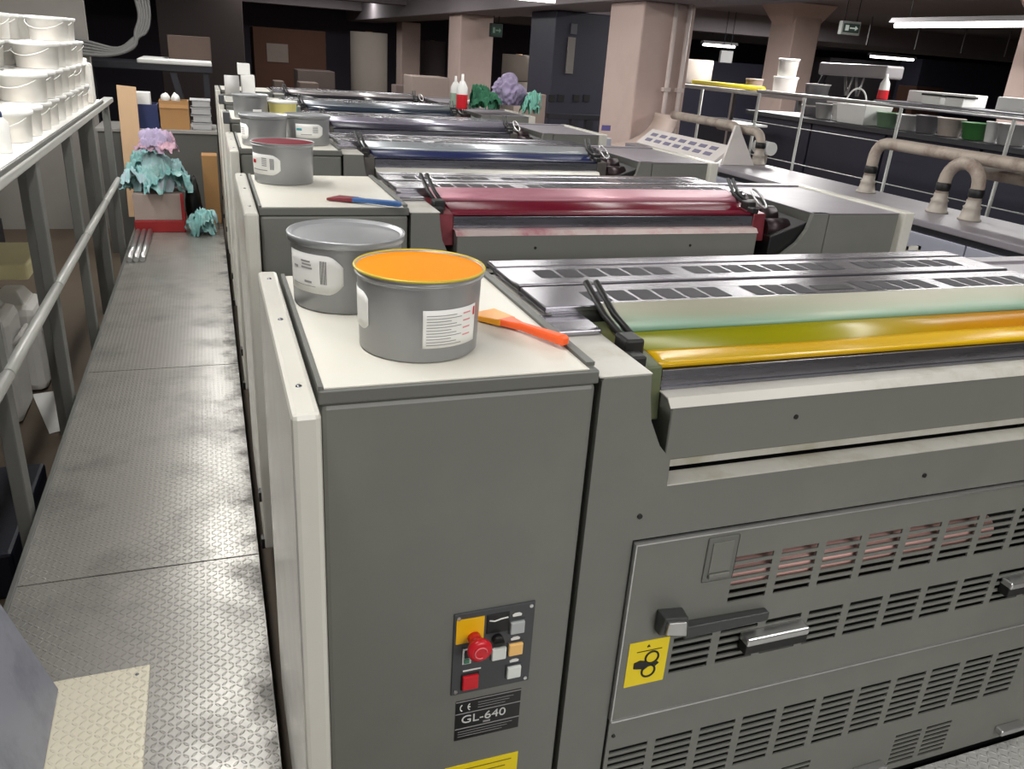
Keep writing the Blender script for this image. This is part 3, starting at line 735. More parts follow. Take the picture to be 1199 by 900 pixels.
# ------------------------------------------------------------------ left: shelf of buckets behind the rail
SHZ = -.476
sh = empty('storage_shelf', (-1.2,4.3,FZ), 'white paper-covered shelf behind the guard rail, loaded with buckets', 'shelf')
build(G().box(-1.75,-.672,2.2,6.42,SHZ-.018,SHZ,bev=.003), 'shelf_board', RAILG, sh)
build(G().box(-1.74,-.682,2.21,6.41,SHZ,SHZ+.003), 'paper_cover', PAPER, sh)
for xx in (-1.72,-.85):
    for yy in (2.25,4.3,6.38): build(G().box(xx,xx+.05,yy,yy+.05,FZ,SHZ-.018), 'leg', RAILG, sh)
def bucket_proto():
    r = empty('plastic_bucket', (0,0,0), 'x', 'bucket')
    R, H = .105, .124
    build(G().lathe([(0,0),(R*.88,0),(R*.9,.004),(R*.97,H*.86),(R*.99,H*.86)], (0,0,0), 32), 'bucket_body', CLEARW, r)
    build(G().lathe([(R*.96,H*.84),(R*1.04,H*.86),(R*1.06,H*.92),(R*1.05,H*.985),(R*1.0,H),(R*.93,H*.985),(0,H*.985)], (0,0,0), 32), 'bucket_lid', WHITEP, r)
    g = G(); g.tube([(R*1.03*math.cos(a),R*1.03*math.sin(a),H*.80-.04*math.sin((a+PI/2+1.2)/2.4*PI)) for a in [-PI/2-1.2+2.4*i/14 for i in range(15)]], .0022, 6)
    build(g, 'bucket_handle', WHITEP, r)
    return r
BP = bucket_proto(); first = [True]
BH = .1245
def put_bucket(x, y, tier, label, group):
    o = BP if first[0] else copy_tree(BP)
    first[0] = False
    o.location = (x, y, SHZ+.0035+tier*BH); o.rotation_euler = (0,0,random.uniform(-.5,.5))
    o['label'] = label; o['category'] = 'bucket'; o['group'] = group
rows = [3.98,4.22,4.46,4.70,4.94,5.18,5.42,5.66,5.90]
ths = [1,1,2,2,3,3,4,4,3]
words = ['nearest','second','third','fourth','fifth','sixth','seventh','eighth','farthest']
tw = ['on the shelf board','one above the bottom','two above the bottom','on top']
for i, (yy, tt) in enumerate(zip(rows, ths)):
    for t in range(tt):
        put_bucket(-.80, yy, t, 'white lidded bucket, %s stack along the guard rail, %s' % (words[i], 'topmost' if t == tt-1 else tw[t]), 'white buckets along the rail')
rows2 = [3.45,3.69,3.93,4.17,4.41,4.65,4.89,5.13,5.37,5.61,5.85]
ths2 =  [2,3,3,3,3,4,4,4,4,4,4]
for i, (yy, tt) in enumerate(zip(rows2, ths2)):
    for t in range(tt):
        put_bucket(-1.035, yy, t, 'white lidded bucket in the second row back from the guard rail', 'white buckets in the second row')
for i, yy in enumerate(rows2):
    for t in range(4):
        put_bucket(-1.27, yy+.1, t, 'white lidded bucket in the back row of the bucket shelf', 'white buckets in the back row')
g = G(); g.box(-.775,-.685,6.02,6.16,SHZ+.0035,SHZ+.25,bev=.02)
jg = build(g, 'tall_jug', CLEARW, label='tall white jug with a dark blue dot, far end of the bucket shelf', cat='jug')
build(G().cyly(-.72,6.014,6.021,SHZ+.10,.016,14), 'blue_dot', NAVY, jg)
build(G().lathe([(.025,.25),(.025,.275),(0,.277)], (-.73,6.09,SHZ), 16), 'jug_cap', WHITEP, jg)
# a squeeze bottle and small pot by the front bucket
p = onz(14,190,SHZ)
g = G().lathe([(0,0),(.028,0),(.03,.01),(.03,.11),(.018,.125),(.012,.13)], (-.74,3.60,SHZ+.004), 20)
bt = build(g, 'squeeze_bottle', WHITEP, label='small white bottle with a dark cap at the near end of the bucket shelf', cat='bottle')
build(G().lathe([(.013,.128),(.013,.15),(.0,.152)], (-.74,3.60,SHZ+.004), 16), 'bottle_cap', NAVY, bt)
# ------------------------------------------------------------------ left: below the shelf
mc = empty('grey_machine', (-2.1,7,FZ), 'grey machine with perforated guards standing under the bucket shelf', 'machine')
build(G().box(-2.45,-1.86,4.2,8.4,FZ,-.75,bev=.01), 'machine_body', mat('machine_pale_grey', (150,150,146), .5), mc)
def perf(y0, y1, z0, z1, xx):
    pg = build(G().box(xx,xx+.006,y0,y1,z0,z1), 'perforated_guard', mat('perforated_sheet', (128,128,124), .5, .3, var=.5, scale=90), mc)
    g = G()
    for (a, b, c, d) in ((y0,y1,z1-.04,z1),(y0,y1,z0,z0+.04),(y0,y0+.04,z0,z1),(y1-.04,y1,z0,z1)): g.box(xx+.006,xx+.02,a,b,c,d)
    g.hexa([(xx+.006,y0+.1,z0+.1),(xx+.018,y0+.1,z0+.1),(xx+.018,y1-.15,z1-.1),(xx+.006,y1-.15,z1-.1),(xx+.006,y0+.1,z0+.16),(xx+.018,y0+.1,z0+.16),(xx+.018,y1-.15,z1-.04),(xx+.006,y1-.15,z1-.04)])
    build(g, 'guard_frame', RAILB, pg)
for k in range(3): perf(4.3+1.35*k,5.55+1.35*k,-1.6,-.8,-1.858)
for k in range(2): build(G().box(-1.86,-1.82,5.57+1.35*k,5.63+1.35*k,-1.95,-.8), 'corner_post', RAILB, mc)
build(G().box(-1.859,-1.82,4.3,8.3,-1.99,-1.66), 'kick_panel', DARKC, mc)
# white canisters with a yellow board on top
def canister(x, y, label, k=1.0):
    r = empty('canister', (x,y,FZ), label, 'canister', 'white canisters below the shelf')
    H = .60*k
    g = G(); g.box(x-.15,x+.15,y-.17,y+.17,FZ+.001,FZ+H,bev=.05)
    g.hexa([(x-.11,y-.14,FZ+H-.03),(x+.11,y-.14,FZ+H-.03),(x+.11,y+.14,FZ+H-.03),(x-.11,y+.14,FZ+H-.03),(x-.05,y-.06,FZ+H+.07),(x+.05,y-.06,FZ+H+.07),(x+.05,y+.14,FZ+H+.05),(x-.05,y+.14,FZ+H+.05)], bev=.012)
    build(g, 'canister_body', CHAIRW, r)
    g = G(); g.tube([(x-.04,y-.20,FZ+H-.10),(x-.04,y-.165,FZ+H-.10)], .03, 18)
    build(g, 'screw_cap', REDD, r)
    g = G(); g.tube([(x+.02,y-.175,FZ+H-.2),(x+.02,y-.165,FZ+H-.2)], .018, 14)
    build(g, 'tap_hole', BLACK, r)
    g = G(); g.tube([(x+.15,y-.1,FZ+H-.16),(x+.185,y-.08,FZ+H-.12),(x+.185,y+.08,FZ+H-.12),(x+.15,y+.1,FZ+H-.16)], .014, 10)
    build(g, 'carry_handle', CHAIRW, r)
canister(-1.19,4.62,'nearer white plastic canister with a red cap, on the floor behind the rail')
canister(-1.14,5.08,'white plastic canister on the floor behind the rail, farther one', .86)
bx = empty('storage_stand', (-1.56,5.2,FZ), 'low white stand behind the canisters carrying a yellow board', 'stand')
zb = ony(15,320,4.95)[2]
build(G().box(-1.66,-1.40,4.85,5.45,FZ,zb-.001,bev=.01), 'stand_body', CHAIRW, bx)
xr = ony(31,308,4.8)[0]
build(G().box(-1.68,xr,4.8,5.35,zb,zb+.085,bev=.012), 'foam_board', mat('pale_yellow_foam', (226,216,168), .8), label='pale yellow foam board lying on the white stand behind the rail', cat='foam board')
pq = [onz(*p, FZ+.002) for p in ((38,462),(78,456),(88,500),(58,508))]
g = G(); g.hexa([tuple(p) for p in pq]+[(p[0],p[1],p[2]+.003) for p in pq]); build(g, 'paper_sheet', PAPER, label='sheet of white paper on the brown floor below the catwalk', cat='paper')
g = G(); c = onz(20,620,FZ)
g.box(c[0]-.25,c[0]+.10,c[1]-.5,c[1]+.22,FZ+.001,FZ+.20,bev=.015)
nb = build(g, 'floor_crate', NAVYD, label='dark navy crate on the floor beside the catwalk', cat='crate')

# ------------------------------------------------------------------ far end of the catwalk
def blob(cx, cy, cz, rx, ry, rz, seed, amp=.35, fq=2.2, sub=4):
    '''crumpled lump'''
    g = G(); bmesh.ops.create_icosphere(g.bm, subdivisions=sub, radius=1)
    o = Vector((seed*3.7, seed*1.3, seed*.7))
    for v in g.bm.verts:
        d = v.co.normalized()
        w = noise.noise_vector(d*1.4+o)*.9
        f1 = 1-abs(noise.noise(d*fq+w*1.3+o))*2
        s_ = .86+.30*noise.noise(d*1.1+o*3)+amp*.24*f1
        p = d*s_+w*.10*amp
        v.co = Vector((cx+p.x*rx, cy+p.y*ry, cz+max(p.z*rz, -rz*.55)))
    for f in g.bm.faces: f.smooth = True
    return g
def rag_heap(cx, cy, cz, rx, ry, rz, seed, sheets=7, nm=2):
    '''a heap of cloth: crumpled sheets flung over one another, each with sharp folds and a drooping hem; cz is the ground'''
    rnd = random.Random(seed); g = G()
    n = 34
    for k in range(sheets):
        ang = rnd.uniform(0, 2*PI); ox, oy = rnd.uniform(-.45,.45)*rx, rnd.uniform(-.45,.45)*ry
        sc = rnd.uniform(.6,.9) if k else 1.05
        if k == 0: ox = oy = 0
        o = Vector((seed*5.1+k*2.3, k*1.7, seed*.9)); folds = [(rnd.uniform(0,2*PI), rnd.uniform(2.2,5.5), rnd.uniform(0,6)) for _ in range(5)]
        lift = rz*(.50+.42*k/max(1,sheets-1))
        V = []
        for i in range(n+1):
            row = []
            for j in range(n+1):
                u, v = i/n*2-1, j/n*2-1
                w = noise.noise_vector(Vector((u*1.3,v*1.3,0))+o)
                uu, vv = u+.28*w.x, v+.28*w.y
                rr = math.sqrt(uu*uu+vv*vv)
                f = 0
                for (fa, fk, fp) in folds:
                    t = (uu*math.cos(fa)+vv*math.sin(fa))*fk+fp+2.2*w.z
                    f += (1-abs(math.sin(t)))**1.6
                f = f/5-.35
                f += .35*(1-2*abs(noise.noise(Vector((uu*3.1,vv*3.1,k))+o)))-.2
                h = lift*max(0, 1-.16*rr**3) - max(0, rr-.8)*lift*.8
                x, y = uu*rx*sc*(.92+.16*f), vv*ry*sc*(.92+.16*f)
                z = h+f*.42*rz*(.7+.3*rr)
                X, Y = x*math.cos(ang)-y*math.sin(ang)*(rx/ry)*.9, x*math.sin(ang)*(ry/rx)*.9+y*math.cos(ang)
                row.append(g.bm.verts.new((cx+ox+X, cy+oy+Y, cz+max(.004, z))))
            V.append(row)
        mi = k % nm
        for i in range(n):
            for j in range(n):
                fc = g.bm.faces.new([V[i][j],V[i+1][j],V[i+1][j+1],V[i][j+1]]); fc.smooth = True; fc.material_index = mi
    return g
cr = empty('wooden_crate', (-.45,7.55,CWZ), 'pale wooden crate with a red base at the end of the catwalk, under the rags', 'crate')
build(G().box(-.645,-.26,7.38,7.78,CWZ+.10,CWZ+.32,bev=.006), 'crate_body', CARDP, cr)
build(G().box(-.65,-.25,7.36,7.79,CWZ+.001,CWZ+.10,bev=.006), 'crate_base', REDD, cr)
build(G().box(-.275,-.25,7.355,7.38,CWZ+.1,CWZ+.33), 'corner_strip', REDD, cr)
zc = CWZ+.32
build(rag_heap(-.45,7.56,zc+.003,.235,.20,.34,1,9), 'teal_rag', [TEAL, TEALP], label='crumpled teal rags filling the crate on the catwalk', cat='rags')
build(rag_heap(-.42,7.46,zc+.33,.15,.10,.19,2,4), 'lilac_rag', [PINKCL, LILACP], label='pink and lilac rag crumpled on top of the teal rags', cat='rags')
build(rag_heap(-.115,7.34,CWZ,.11,.13,.22,3,5), 'floor_rag', [TEAL, TEALP], label='teal rag dropped on the catwalk right of the crate', cat='rags')
build(blob(-.175,7.72,CWZ+.16,.065,.07,.28,4,.5), 'dark_bag', BLACK, label='small dark bag behind the dropped teal rag', cat='bag')
build(G().box(-.085,.045,7.72,7.92,CWZ+.001,CWZ+.60,bev=.004), 'cardboard_carton', CARD, label='brown cardboard carton standing against the far side panels', cat='carton')
xa, xb, zt = ony(136,100,8.26)[0], ony(159,104,8.26)[0], ony(146,100,8.26)[2]
g = G(); g.hexa([(xa,8.02,CWZ+.002),(xb,8.02,CWZ+.002),(xb,8.05,CWZ+.002),(xa,8.05,CWZ+.002),(xa,8.26,zt),(xb,8.26,zt-.01),(xb,8.29,zt-.01),(xa,8.29,zt)], bev=.003)
build(g, 'plywood_board', PLY, label='upright pale plywood board leaning on the counter at the end of the guard rail', cat='board')
for i, dx in enumerate((0,.045,.09)):
    o = build(G().cyly(-.625+dx,6.35,7.34,CWZ+.0205,.02,16), 'steel_tube', ALU, label='loose steel tube on the catwalk, %s of the three before the crate' % ('left','middle','right')[i], cat='tube', group='steel tubes on the catwalk')
    
ct = empty('grey_counter', (-.35,8.5,FZ), 'dark grey counter closing the far end of the catwalk', 'counter')
KT = ony(200,152,8.32)[2]
build(G().box(-.95,.065,8.32,8.95,FZ,KT-.03,bev=.004), 'counter_body', mat('counter_grey', (92,92,88), .5), ct)
build(G().box(-.97,.068,8.30,8.96,KT-.03,KT,bev=.004), 'counter_top', mat('counter_top_grey', (150,148,144), .5), ct)
def X8(px, Y=8.4): return ony(px,150,Y)[0]
b0, b1 = X8(157), X8(187)
h = ony(170,122,8.4)[2]-KT
bi = empty('blue_bin', ((b0+b1)/2,8.5,KT), 'dark blue bin holding white sheets on the far counter', 'bin')
g = G(); g.box(b0,b1,8.38,8.40,KT,KT+h); g.box(b0,b1,8.62,8.64,KT,KT+h); g.box(b0,b0+.015,8.4,8.62,KT,KT+h); g.box(b1-.015,b1,8.4,8.62,KT,KT+h); g.box(b0,b1,8.4,8.62,KT,KT+.015)
build(g, 'bin_body', NAVY, bi)
g = G(); g.box(b0+.02,b1-.06,8.42,8.60,KT+.02,KT+h+.10,bev=.004)
build(g, 'paper_stack', PAPER, label='stack of white sheets standing in the dark blue bin', cat='paper')
b0, b1 = X8(189), X8(223); h = ony(205,118,8.4)[2]-KT
bi = empty('cardboard_box', ((b0+b1)/2,8.5,KT), 'open brown cardboard box full of white rolls on the far counter', 'box')
g = G(); g.box(b0,b1,8.37,8.385,KT,KT+h); g.box(b0,b1,8.62,8.635,KT,KT+h); g.box(b0,b0+.012,8.385,8.62,KT,KT+h); g.box(b1-.012,b1,8.385,8.62,KT,KT+h); g.box(b0,b1,8.385,8.62,KT,KT+.012)
g.hexa([(b0,8.372,KT+h-.065),(b1,8.372,KT+h-.065),(b1,8.385,KT+h),(b0,8.385,KT+h),(b0,8.36,KT+h-.065),(b1,8.36,KT+h-.065),(b1,8.378,KT+h),(b0,8.378,KT+h)])
build(g, 'box_walls', CARD, bi)
for i, (dx, nm) in enumerate(((.055,'left'),(.14,'middle'),(.235,'right'))):
    if b0+dx+.04 < b1-.012: build(blob(b0+dx,8.5,KT+h+.012,.040,.07,.055,10+i,.6,2.5,3), 'crumpled_paper', PAPER, label='crumpled white paper in the brown box, the %s one' % nm, cat='paper', group='crumpled paper in the brown box')
b0, b1 = X8(226), X8(248)
for i in range(4):
    z0 = KT+.001+i*.068
    tr = build(G().box(b0+.01*(i%2),b1,8.38,8.62,z0,z0+.055,bev=.006).box(b0-.01,b1+.005,8.375,8.63,z0+.055,z0+.063), 'paper_tray', mat('grey_white_tray', (176,176,178), .5), label='pale grey tray in the stack beside the brown box, %s' % ('lowest','second up','third up','topmost')[i], cat='tray', group='stack of pale trays')

# feeder table further behind
ft = empty('feeder_table', (-.5,10.5,FZ), 'dark table behind the counter with a white sheet along its edge', 'table')
z1 = ony(205,72,10.3)[2]; x0, x1 = ony(160,70,10.3)[0], ony(248,76,10.3)[0]
build(G().box(x0-.6,x1,10.3,11.4,z1-.10,z1-.036), 'table_frame', DARKC, ft)
build(G().box(x0,x1,10.28,11.4,z1-.035,z1+.012,bev=.012), 'table_top', PAPER, ft)
for xx in (x0-.5,x1-.1): build(G().box(xx,xx+.06,10.35,10.41,FZ,z1-.1), 'leg', DARKC, ft)
g = G(); g.hexa([(x1-.45,10.32,z1-.12),(x1-.38,10.32,z1-.12),(x1-.06,10.32,-1.9),(x1-.13,10.32,-1.9),(x1-.45,10.37,z1-.12),(x1-.38,10.37,z1-.12),(x1-.06,10.37,-1.9),(x1-.13,10.37,-1.9)])
build(g, 'brace', DARKC, ft)
p0, p1 = ony(198,70,10.8), ony(246,44,10.8)
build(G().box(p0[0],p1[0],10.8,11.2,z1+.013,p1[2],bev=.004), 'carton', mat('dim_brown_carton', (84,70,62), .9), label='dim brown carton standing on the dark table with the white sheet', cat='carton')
# cable bundle
g = G()
for i in range(5):
    pts = [(-1.6,9.3,-.22+.04*i),(-1.08,9.3,-.27+.03*i),(-.82+.008*i,9.3,-.255+.014*i),(-.64+.004*i,9.3,-.17+.02*i),(-.56+.022*i-.05,9.3,-.04),(-.56+.022*i,9.3,.12),(-.60+.03*i,9.3,.42),(-.60+.03*i,9.3,CEIL)]
    P = []
    for k in range(len(pts)-1):
        for t in range(5):
            q = [Vector(pts[max(k-1,0)]),Vector(pts[k]),Vector(pts[k+1]),Vector(pts[min(k+2,len(pts)-1)])]; tt = t/5
            P.append(.5*((2*q[1])+(-q[0]+q[2])*tt+(2*q[0]-5*q[1]+4*q[2]-q[3])*tt**2+(-q[0]+3*q[1]-3*q[2]+q[3])*tt**3))
    P.append(Vector(pts[-1]))
    g.tube(P, .014 if i else .02, 8)
build(g, 'cable_bundle', mat('grey_cable', (120,120,118), .5), label='bundle of grey hoses hanging from the ceiling and bending left to the wall', cat='cables', kind='stuff')

# ------------------------------------------------------------------ things on the far units
def ubox(px0, py0, px1, py1, Y, dep, name, mm, label, cat, base=None, bev=.004, group=None):
    a, b = ony(px0,py1,Y), ony(px1,py0,Y); xm = ony((px0+px1)/2,py1,Y)
    z0 = base if base is not None else xm[2]
    zt = ony((px0+px1)/2,py0,Y)[2]
    return build(G().box(a[0],b[0],Y,Y+dep,z0,zt,bev=bev), name, mm, label=label, cat=cat, group=group), (a[0],b[0],z0,zt)
ZC = -.4602
o, q = ubox(283,88,298,101,6.75,.14,'small_box',WHITEP,'white box standing on the fifth unit cabinet, carrying a smaller one','box',base=ZC)
x0, x1, _, zt = q
build(G().box(x0-.02,x1-.03,6.76,6.88,zt+.001,zt+.08,bev=.003), 'small_box', WHITEP, label='smaller white box on top of the white box on the fifth unit', cat='box')
g = G(); x0, x1 = max(.132,ony(254,95,6.7)[0]), ony(280,95,6.7)[0]
g.cylx(x0,x1,6.75,ZC+.10,.075,28); 
tr = build(g, 'paper_roll_tin', mat('grey_roll', (176,174,172), .5), label='grey roll lying on the fifth unit cabinet left of the white boxes', cat='roll', origin=((x0+x1)/2,6.75,ZC))
build(G().box(x0,x1,6.66,6.84,ZC,ZC+.03,bev=.003), 'cradle', RAILB, tr)
def pot(x, y, z, rad, hh, mm, ml, label, name='paint_pot', cat='pot', group=None):
    o = build(G().lathe([(0,0),(rad*.9,0),(rad*.93,.003),(rad,hh*.9)], (x,y,z), 24), name, mm, label=label, cat=cat, group=group)
    build(G().lathe([(rad*.98,hh*.86),(rad*1.05,hh*.88),(rad*1.05,hh),(rad*.95,hh*.98),(0,hh*.97)], (x,y,z), 24), 'pot_lid', ml, o)
    return o
p = ony(325,127,5.45); pot(.44,5.42,ZC,.085,.10,mat('yellowed_pot', (216,206,130), .5, var=.2),WHITEP,'yellow-smeared white pot right of the can on the fourth unit')
pot(.50,5.62,ZC,.05,.07,mat('cyan_pot', (90,150,160), .5),mat('dark_lid', (60,60,40), .5),'small pot with a teal side behind the yellow-smeared pot')
g = G().box(.20,.42,5.52,5.70,ZC,ZC+.05,bev=.004).box(.22,.40,5.53,5.69,ZC+.05,ZC+.09,bev=.004)
build(g, 'tool_case', mat('case_dark_grey', (64,64,66), .5), label='dark tool case behind the can on the fourth unit cabinet', cat='case')
for i, (yy) in enumerate((5.0,6.4)):
    build(G().box(.076,.112,yy-.10,yy+.0,-.4615,-.40,bev=.004), 'control_box', PANELG, label='small grey control box on the %s white side panel' % ('fourth','fifth')[i], cat='control box')
# rags on the fifth unit drive side
zr = -.478; ya = Y0+PITCH_Y*3
def rag(px, Y, rx, ry, rz, seed, mm, name, label, z0, sheets=6):
    c = ony(px,130,Y); build(rag_heap(c[0],Y,z0,rx,ry,rz,seed,sheets), name, mm, label=label, cat='rags')
yu = Y0+PITCH_Y*4+.20
zr = -.4735
rag(567,yu-.03,.115,.10,.20,21,[GREENC,GREENL],'green_rag','dark green rag heap on the fifth unit, left of the lilac bundle',-.449,7)
build(blob(ony(597,125,yu)[0],yu+.06,-.449+.125,.14,.12,.15,22,.9,2.6,5), 'lilac_rag', LILACC, label='round lilac rag bundle between the green rags', cat='rags')
rag(622,yu-.03,.075,.085,.20,23,[mat('mint_cloth', (116,176,160), .9, var=.3, scale=14),GREENC],'mint_rag','mint green rag right of the lilac bundle',zr,5)
def squeeze(px, py, Y, z0, hh, rad, label, mtop=WHITEP, mbot=RED):
    x = ony(px,py,Y)[0]
    o = build(G().lathe([(0,0),(rad,0),(rad*1.03,.01),(rad*1.03,hh*.42)], (x,Y,z0), 20), 'spray_bottle', mbot, label=label, cat='bottle')
    build(G().lathe([(rad*1.03,hh*.42),(rad*1.0,hh*.62),(rad*.5,hh*.78),(rad*.28,hh*.82),(rad*.22,hh),(0,hh)], (x,Y,z0), 20), 'bottle_top', mtop, o)
    return o
squeeze(541,112,yu-.08,-.449,.27,.045,'white squeeze bottle with red liquid left of the green rags')
squeeze(533,112,yu+.36,-.449,.24,.042,'greenish white squeeze bottle behind the one with red liquid', WHITEP, mat('pale_green_bottle', (150,170,150), .5))

# ------------------------------------------------------------------ background, middle
def fbox(px0, py0, px1, py1, Y, dep, name, mm, label, cat, floor=True, bev=.01, group=None):
    a, b = ony(px0,py1,Y), ony(px1,py1,Y); zt = ony((px0+px1)/2,py0,Y)[2]; zb = FZ+.001 if floor else ony((px0+px1)/2,py1,Y)[2]
    return build(G().box(a[0],b[0],Y,Y+dep,zb,zt,bev=bev), name, mm, label=label, cat=cat, group=group), (a[0],b[0],zb,zt)
fbox(196,-40,292,150,12.6,.5,'tall_cabinet',mat('dark_brown_panel', (46,36,34), .7),'tall dark brown cabinet behind the feeder table','cabinet')
o, q = fbox(300,34,383,112,14.5,.9,'large_carton',CARDD,'large brown carton with a pale label in the dark background','carton')
a, b = ony(313,72,14.49), ony(337,52,14.49)
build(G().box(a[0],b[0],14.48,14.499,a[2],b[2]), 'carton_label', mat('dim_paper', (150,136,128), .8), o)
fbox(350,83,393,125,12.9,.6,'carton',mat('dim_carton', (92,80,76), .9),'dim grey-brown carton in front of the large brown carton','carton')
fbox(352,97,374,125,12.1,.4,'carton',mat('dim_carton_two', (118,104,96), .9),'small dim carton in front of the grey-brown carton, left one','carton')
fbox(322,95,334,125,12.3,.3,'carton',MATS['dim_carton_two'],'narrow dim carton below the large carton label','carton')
def froll(px0, px1, py0, Y, label, mm=ROLLP, z0=None):
    a, b = ony(px0,90,Y), ony(px1,90,Y); r_ = (b[0]-a[0])/2; x = (a[0]+b[0])/2; zt = ony((px0+px1)/2,py0,Y)[2]; z0 = FZ+.001 if z0 is None else z0
    o = build(G().lathe([(0,zt-z0),(r_*.2,zt-z0),(r_*.2,zt-z0-.004),(r_*.995,zt-z0),(r_,zt-z0-.006),(r_,0),(0,0)], (x,Y,z0), 40), 'paper_roll', mm, label=label, cat='paper roll', group='paper rolls in the background')
    build(G().lathe([(r_*.16,zt-z0+.012),(r_*.2,zt-z0+.012),(r_*.2,zt-z0-.02)], (x,Y,z0), 20), 'roll_core', CARD, o)
    return x, r_, zt
froll(411,453,38,14.2,'tall pale paper roll left of the slim column')
o, q = fbox(482,90,525,130,10.6,.5,'carton',CARDP,'pale carton behind the far units, left of the squeeze bottles','carton')
fbox(463,100,478,125,12.2,.3,'carton',mat('dim_pink_carton', (150,134,130), .9),'narrow pale carton beside the slim column','carton')
x, r_, zt = froll(588,624,95,13.0,'lower pale paper roll beside the dark cabinet')
froll(588,624,64,13.0,'pale paper roll stacked on the lower one beside the dark cabinet', z0=zt+.013)
x, r_, zt = froll(625,642,97,13.4,'lower narrow paper roll next to the dark cabinet')
froll(625,642,69,13.4,'narrow paper roll stacked next to the dark cabinet', z0=zt+.013)
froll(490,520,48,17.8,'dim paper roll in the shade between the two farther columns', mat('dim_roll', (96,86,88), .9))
o, q = fbox(612,110,637,150,7.5,.3,'white_carton',CARDP,'pale carton standing behind the mint rag','carton')
g = G()
for (u, v) in ((.3,.5),(.42,.42),(.3,.34),(.42,.58)):
    xx = q[0]+(q[1]-q[0])*(u+.1); zz = ony(620,140,8.6)[2]+.08*v
o, q = fbox(641,14,708,150,8.2,.7,'dark_cabinet',NAVYC,'tall navy-black cabinet left of the big pinkish column','cabinet')
a, b = ony(662,86,8.19), ony(674,44,8.19)
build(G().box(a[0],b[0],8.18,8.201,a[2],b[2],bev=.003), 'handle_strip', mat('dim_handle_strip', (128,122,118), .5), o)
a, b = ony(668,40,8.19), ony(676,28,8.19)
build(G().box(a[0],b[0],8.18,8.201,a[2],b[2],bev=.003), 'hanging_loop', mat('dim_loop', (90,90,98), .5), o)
g = G()
for px in (646,657,675,687): 
    c = ony(px,115,8.19); g.box(c[0]-.035,c[0]+.035,8.19,8.201,c[2]-.035,c[2]+.035)
build(g, 'vent_hole', BLACK, o)
# pallet frame below that cabinet
a, b = ony(640,132,7.6), ony(705,150,7.6)
build(G().box(a[0],b[0],7.55,7.62,a[2]-.05,a[2],bev=.004).box(a[0]+.25,a[0]+.32,7.55,7.62,FZ,a[2]-.05).box(b[0]-.2,b[0]-.13,7.55,7.62,FZ,a[2]-.05), 'trestle', DARKC, label='dark low trestle in front of the navy-black cabinet', cat='trestle')
# pipes on the first column
x = 3.42-.23-.02
g = G(); 
for px in (772,786):
    c = ony(px,60,6.0); pass
for i, (xx) in enumerate((3.46,3.58)):
    build(G().tube([(xx,5.985,CEIL-.51),(xx,5.985,FZ+.9)], .018, 12).box(xx-.03,xx+.03,5.965,6.01,-.2,-.17), 'wall_pipe', mat('pinkish_white_pipe', (214,200,194), .4), label='thin pale pipe up the big pinkish column, %s one' % ('left','right')[i], cat='pipe', group='pipes on the column')
# white notice box at column foot
o, q = ubox(699,162,716,175,5.8,.12,'notice_holder',WHITEP,'white notice holder with a violet print at the foot of the big column','holder',base=-.56)
build(G().box(q[0],q[1],5.8,5.92,FZ,-.561), 'holder_stand', LILAC, o)
build(G().box(q[0]+.02,q[1]-.02,5.795,5.80,-.50,-.46), 'holder_print', mat('violet_print', (110,100,160), .6), o)

# ------------------------------------------------------------------ drive side: long low cabinet, pipes, bench
PX0, PX1, PZ = 2.95, 3.38, -.56
dr = empty('low_cabinet_row', (3.15,3,FZ), 'long lilac-grey low cabinet row along the drive side of the press', 'cabinet')
build(G().box(PX0+.012,PX1,.9,5.55,FZ,PZ-.03), 'cabinet_body', LILAC, dr)
build(G().box(PX0-.02,PX1+.02,.88,5.57,PZ-.03,PZ,bev=.004), 'cabinet_top', LILACT, dr)
build(G().box(PX0-.005,PX0+.012,.9,5.55,PZ-.055,PZ-.03), 'edge_strip', DARKC, dr)
for i in range(6):
    ya = .92+i*.775
    d = build(G().box(PX0-.004,PX0+.012,ya,ya+.765,FZ+.1,PZ-.06,bev=.003), 'door', LILAC, dr)
    build(G().tube([(PX0-.007,ya+.06,PZ-.16),(PX0-.003,ya+.06,PZ-.16)], .012, 12), 'lock', PANELG, d)
def elbow_pts(a, b, c, r_=.09, n=6):
    """path a -> corner b -> c with a rounded corner"""
    a, b, c = Vector(a), Vector(b), Vector(c); u = (a-b).normalized(); v = (c-b).normalized()
    return [a]+[b+u*r_*(1-t)**2+v*r_*t**2 for t in [i/n for i in range(n+1)]]+[c]
def pipe(name, paths, label, feet, rr=.029):
    r = empty(name, Vector(feet[0]), label, 'pipe')
    g = G()
    for p in paths: g.tube(p, rr, 14)
    build(g, 'insulated_pipe', INSUL, r)
    for f in feet:
        build(G().lathe([(0,.0),(.050,0),(.050,.008),(.044,.010),(.036,.05),(.040,.058),(.031,.066),(.031,.09)], f, 20), 'pipe_foot', FOIL, r)
        build(G().lathe([(.0295,.10),(.0325,.103),(.0325,.135),(.0295,.138)], f, 20), 'pipe_collar', BLACK, r)
    return r
f1 = onz(1012,232,PZ); f2 = onz(1096,250,PZ); f3 = onz(1132,262,PZ)
XA = 3.27
y1, y2, y3 = f1[1], f2[1], f3[1]
yv = lambda px, py: onx(px,py,XA)[1]
zp = onx(1100,178,XA)[2]
Fa = (XA,onx(1012,232,XA)[1],PZ)
pipe('insulated_pipe_run', [elbow_pts((XA,Fa[1],PZ+.02),(XA,Fa[1],zp),(XA,1.2,zp))], 'insulated pipe rising from the low cabinet and running towards the right edge', [Fa])
Fb = (XA-.07,onx(1096,250,XA-.07)[1],PZ); Fc = (XA-.07,onx(1133,262,XA-.07)[1],PZ)
zq = onx(1120,192,XA-.07)[2]
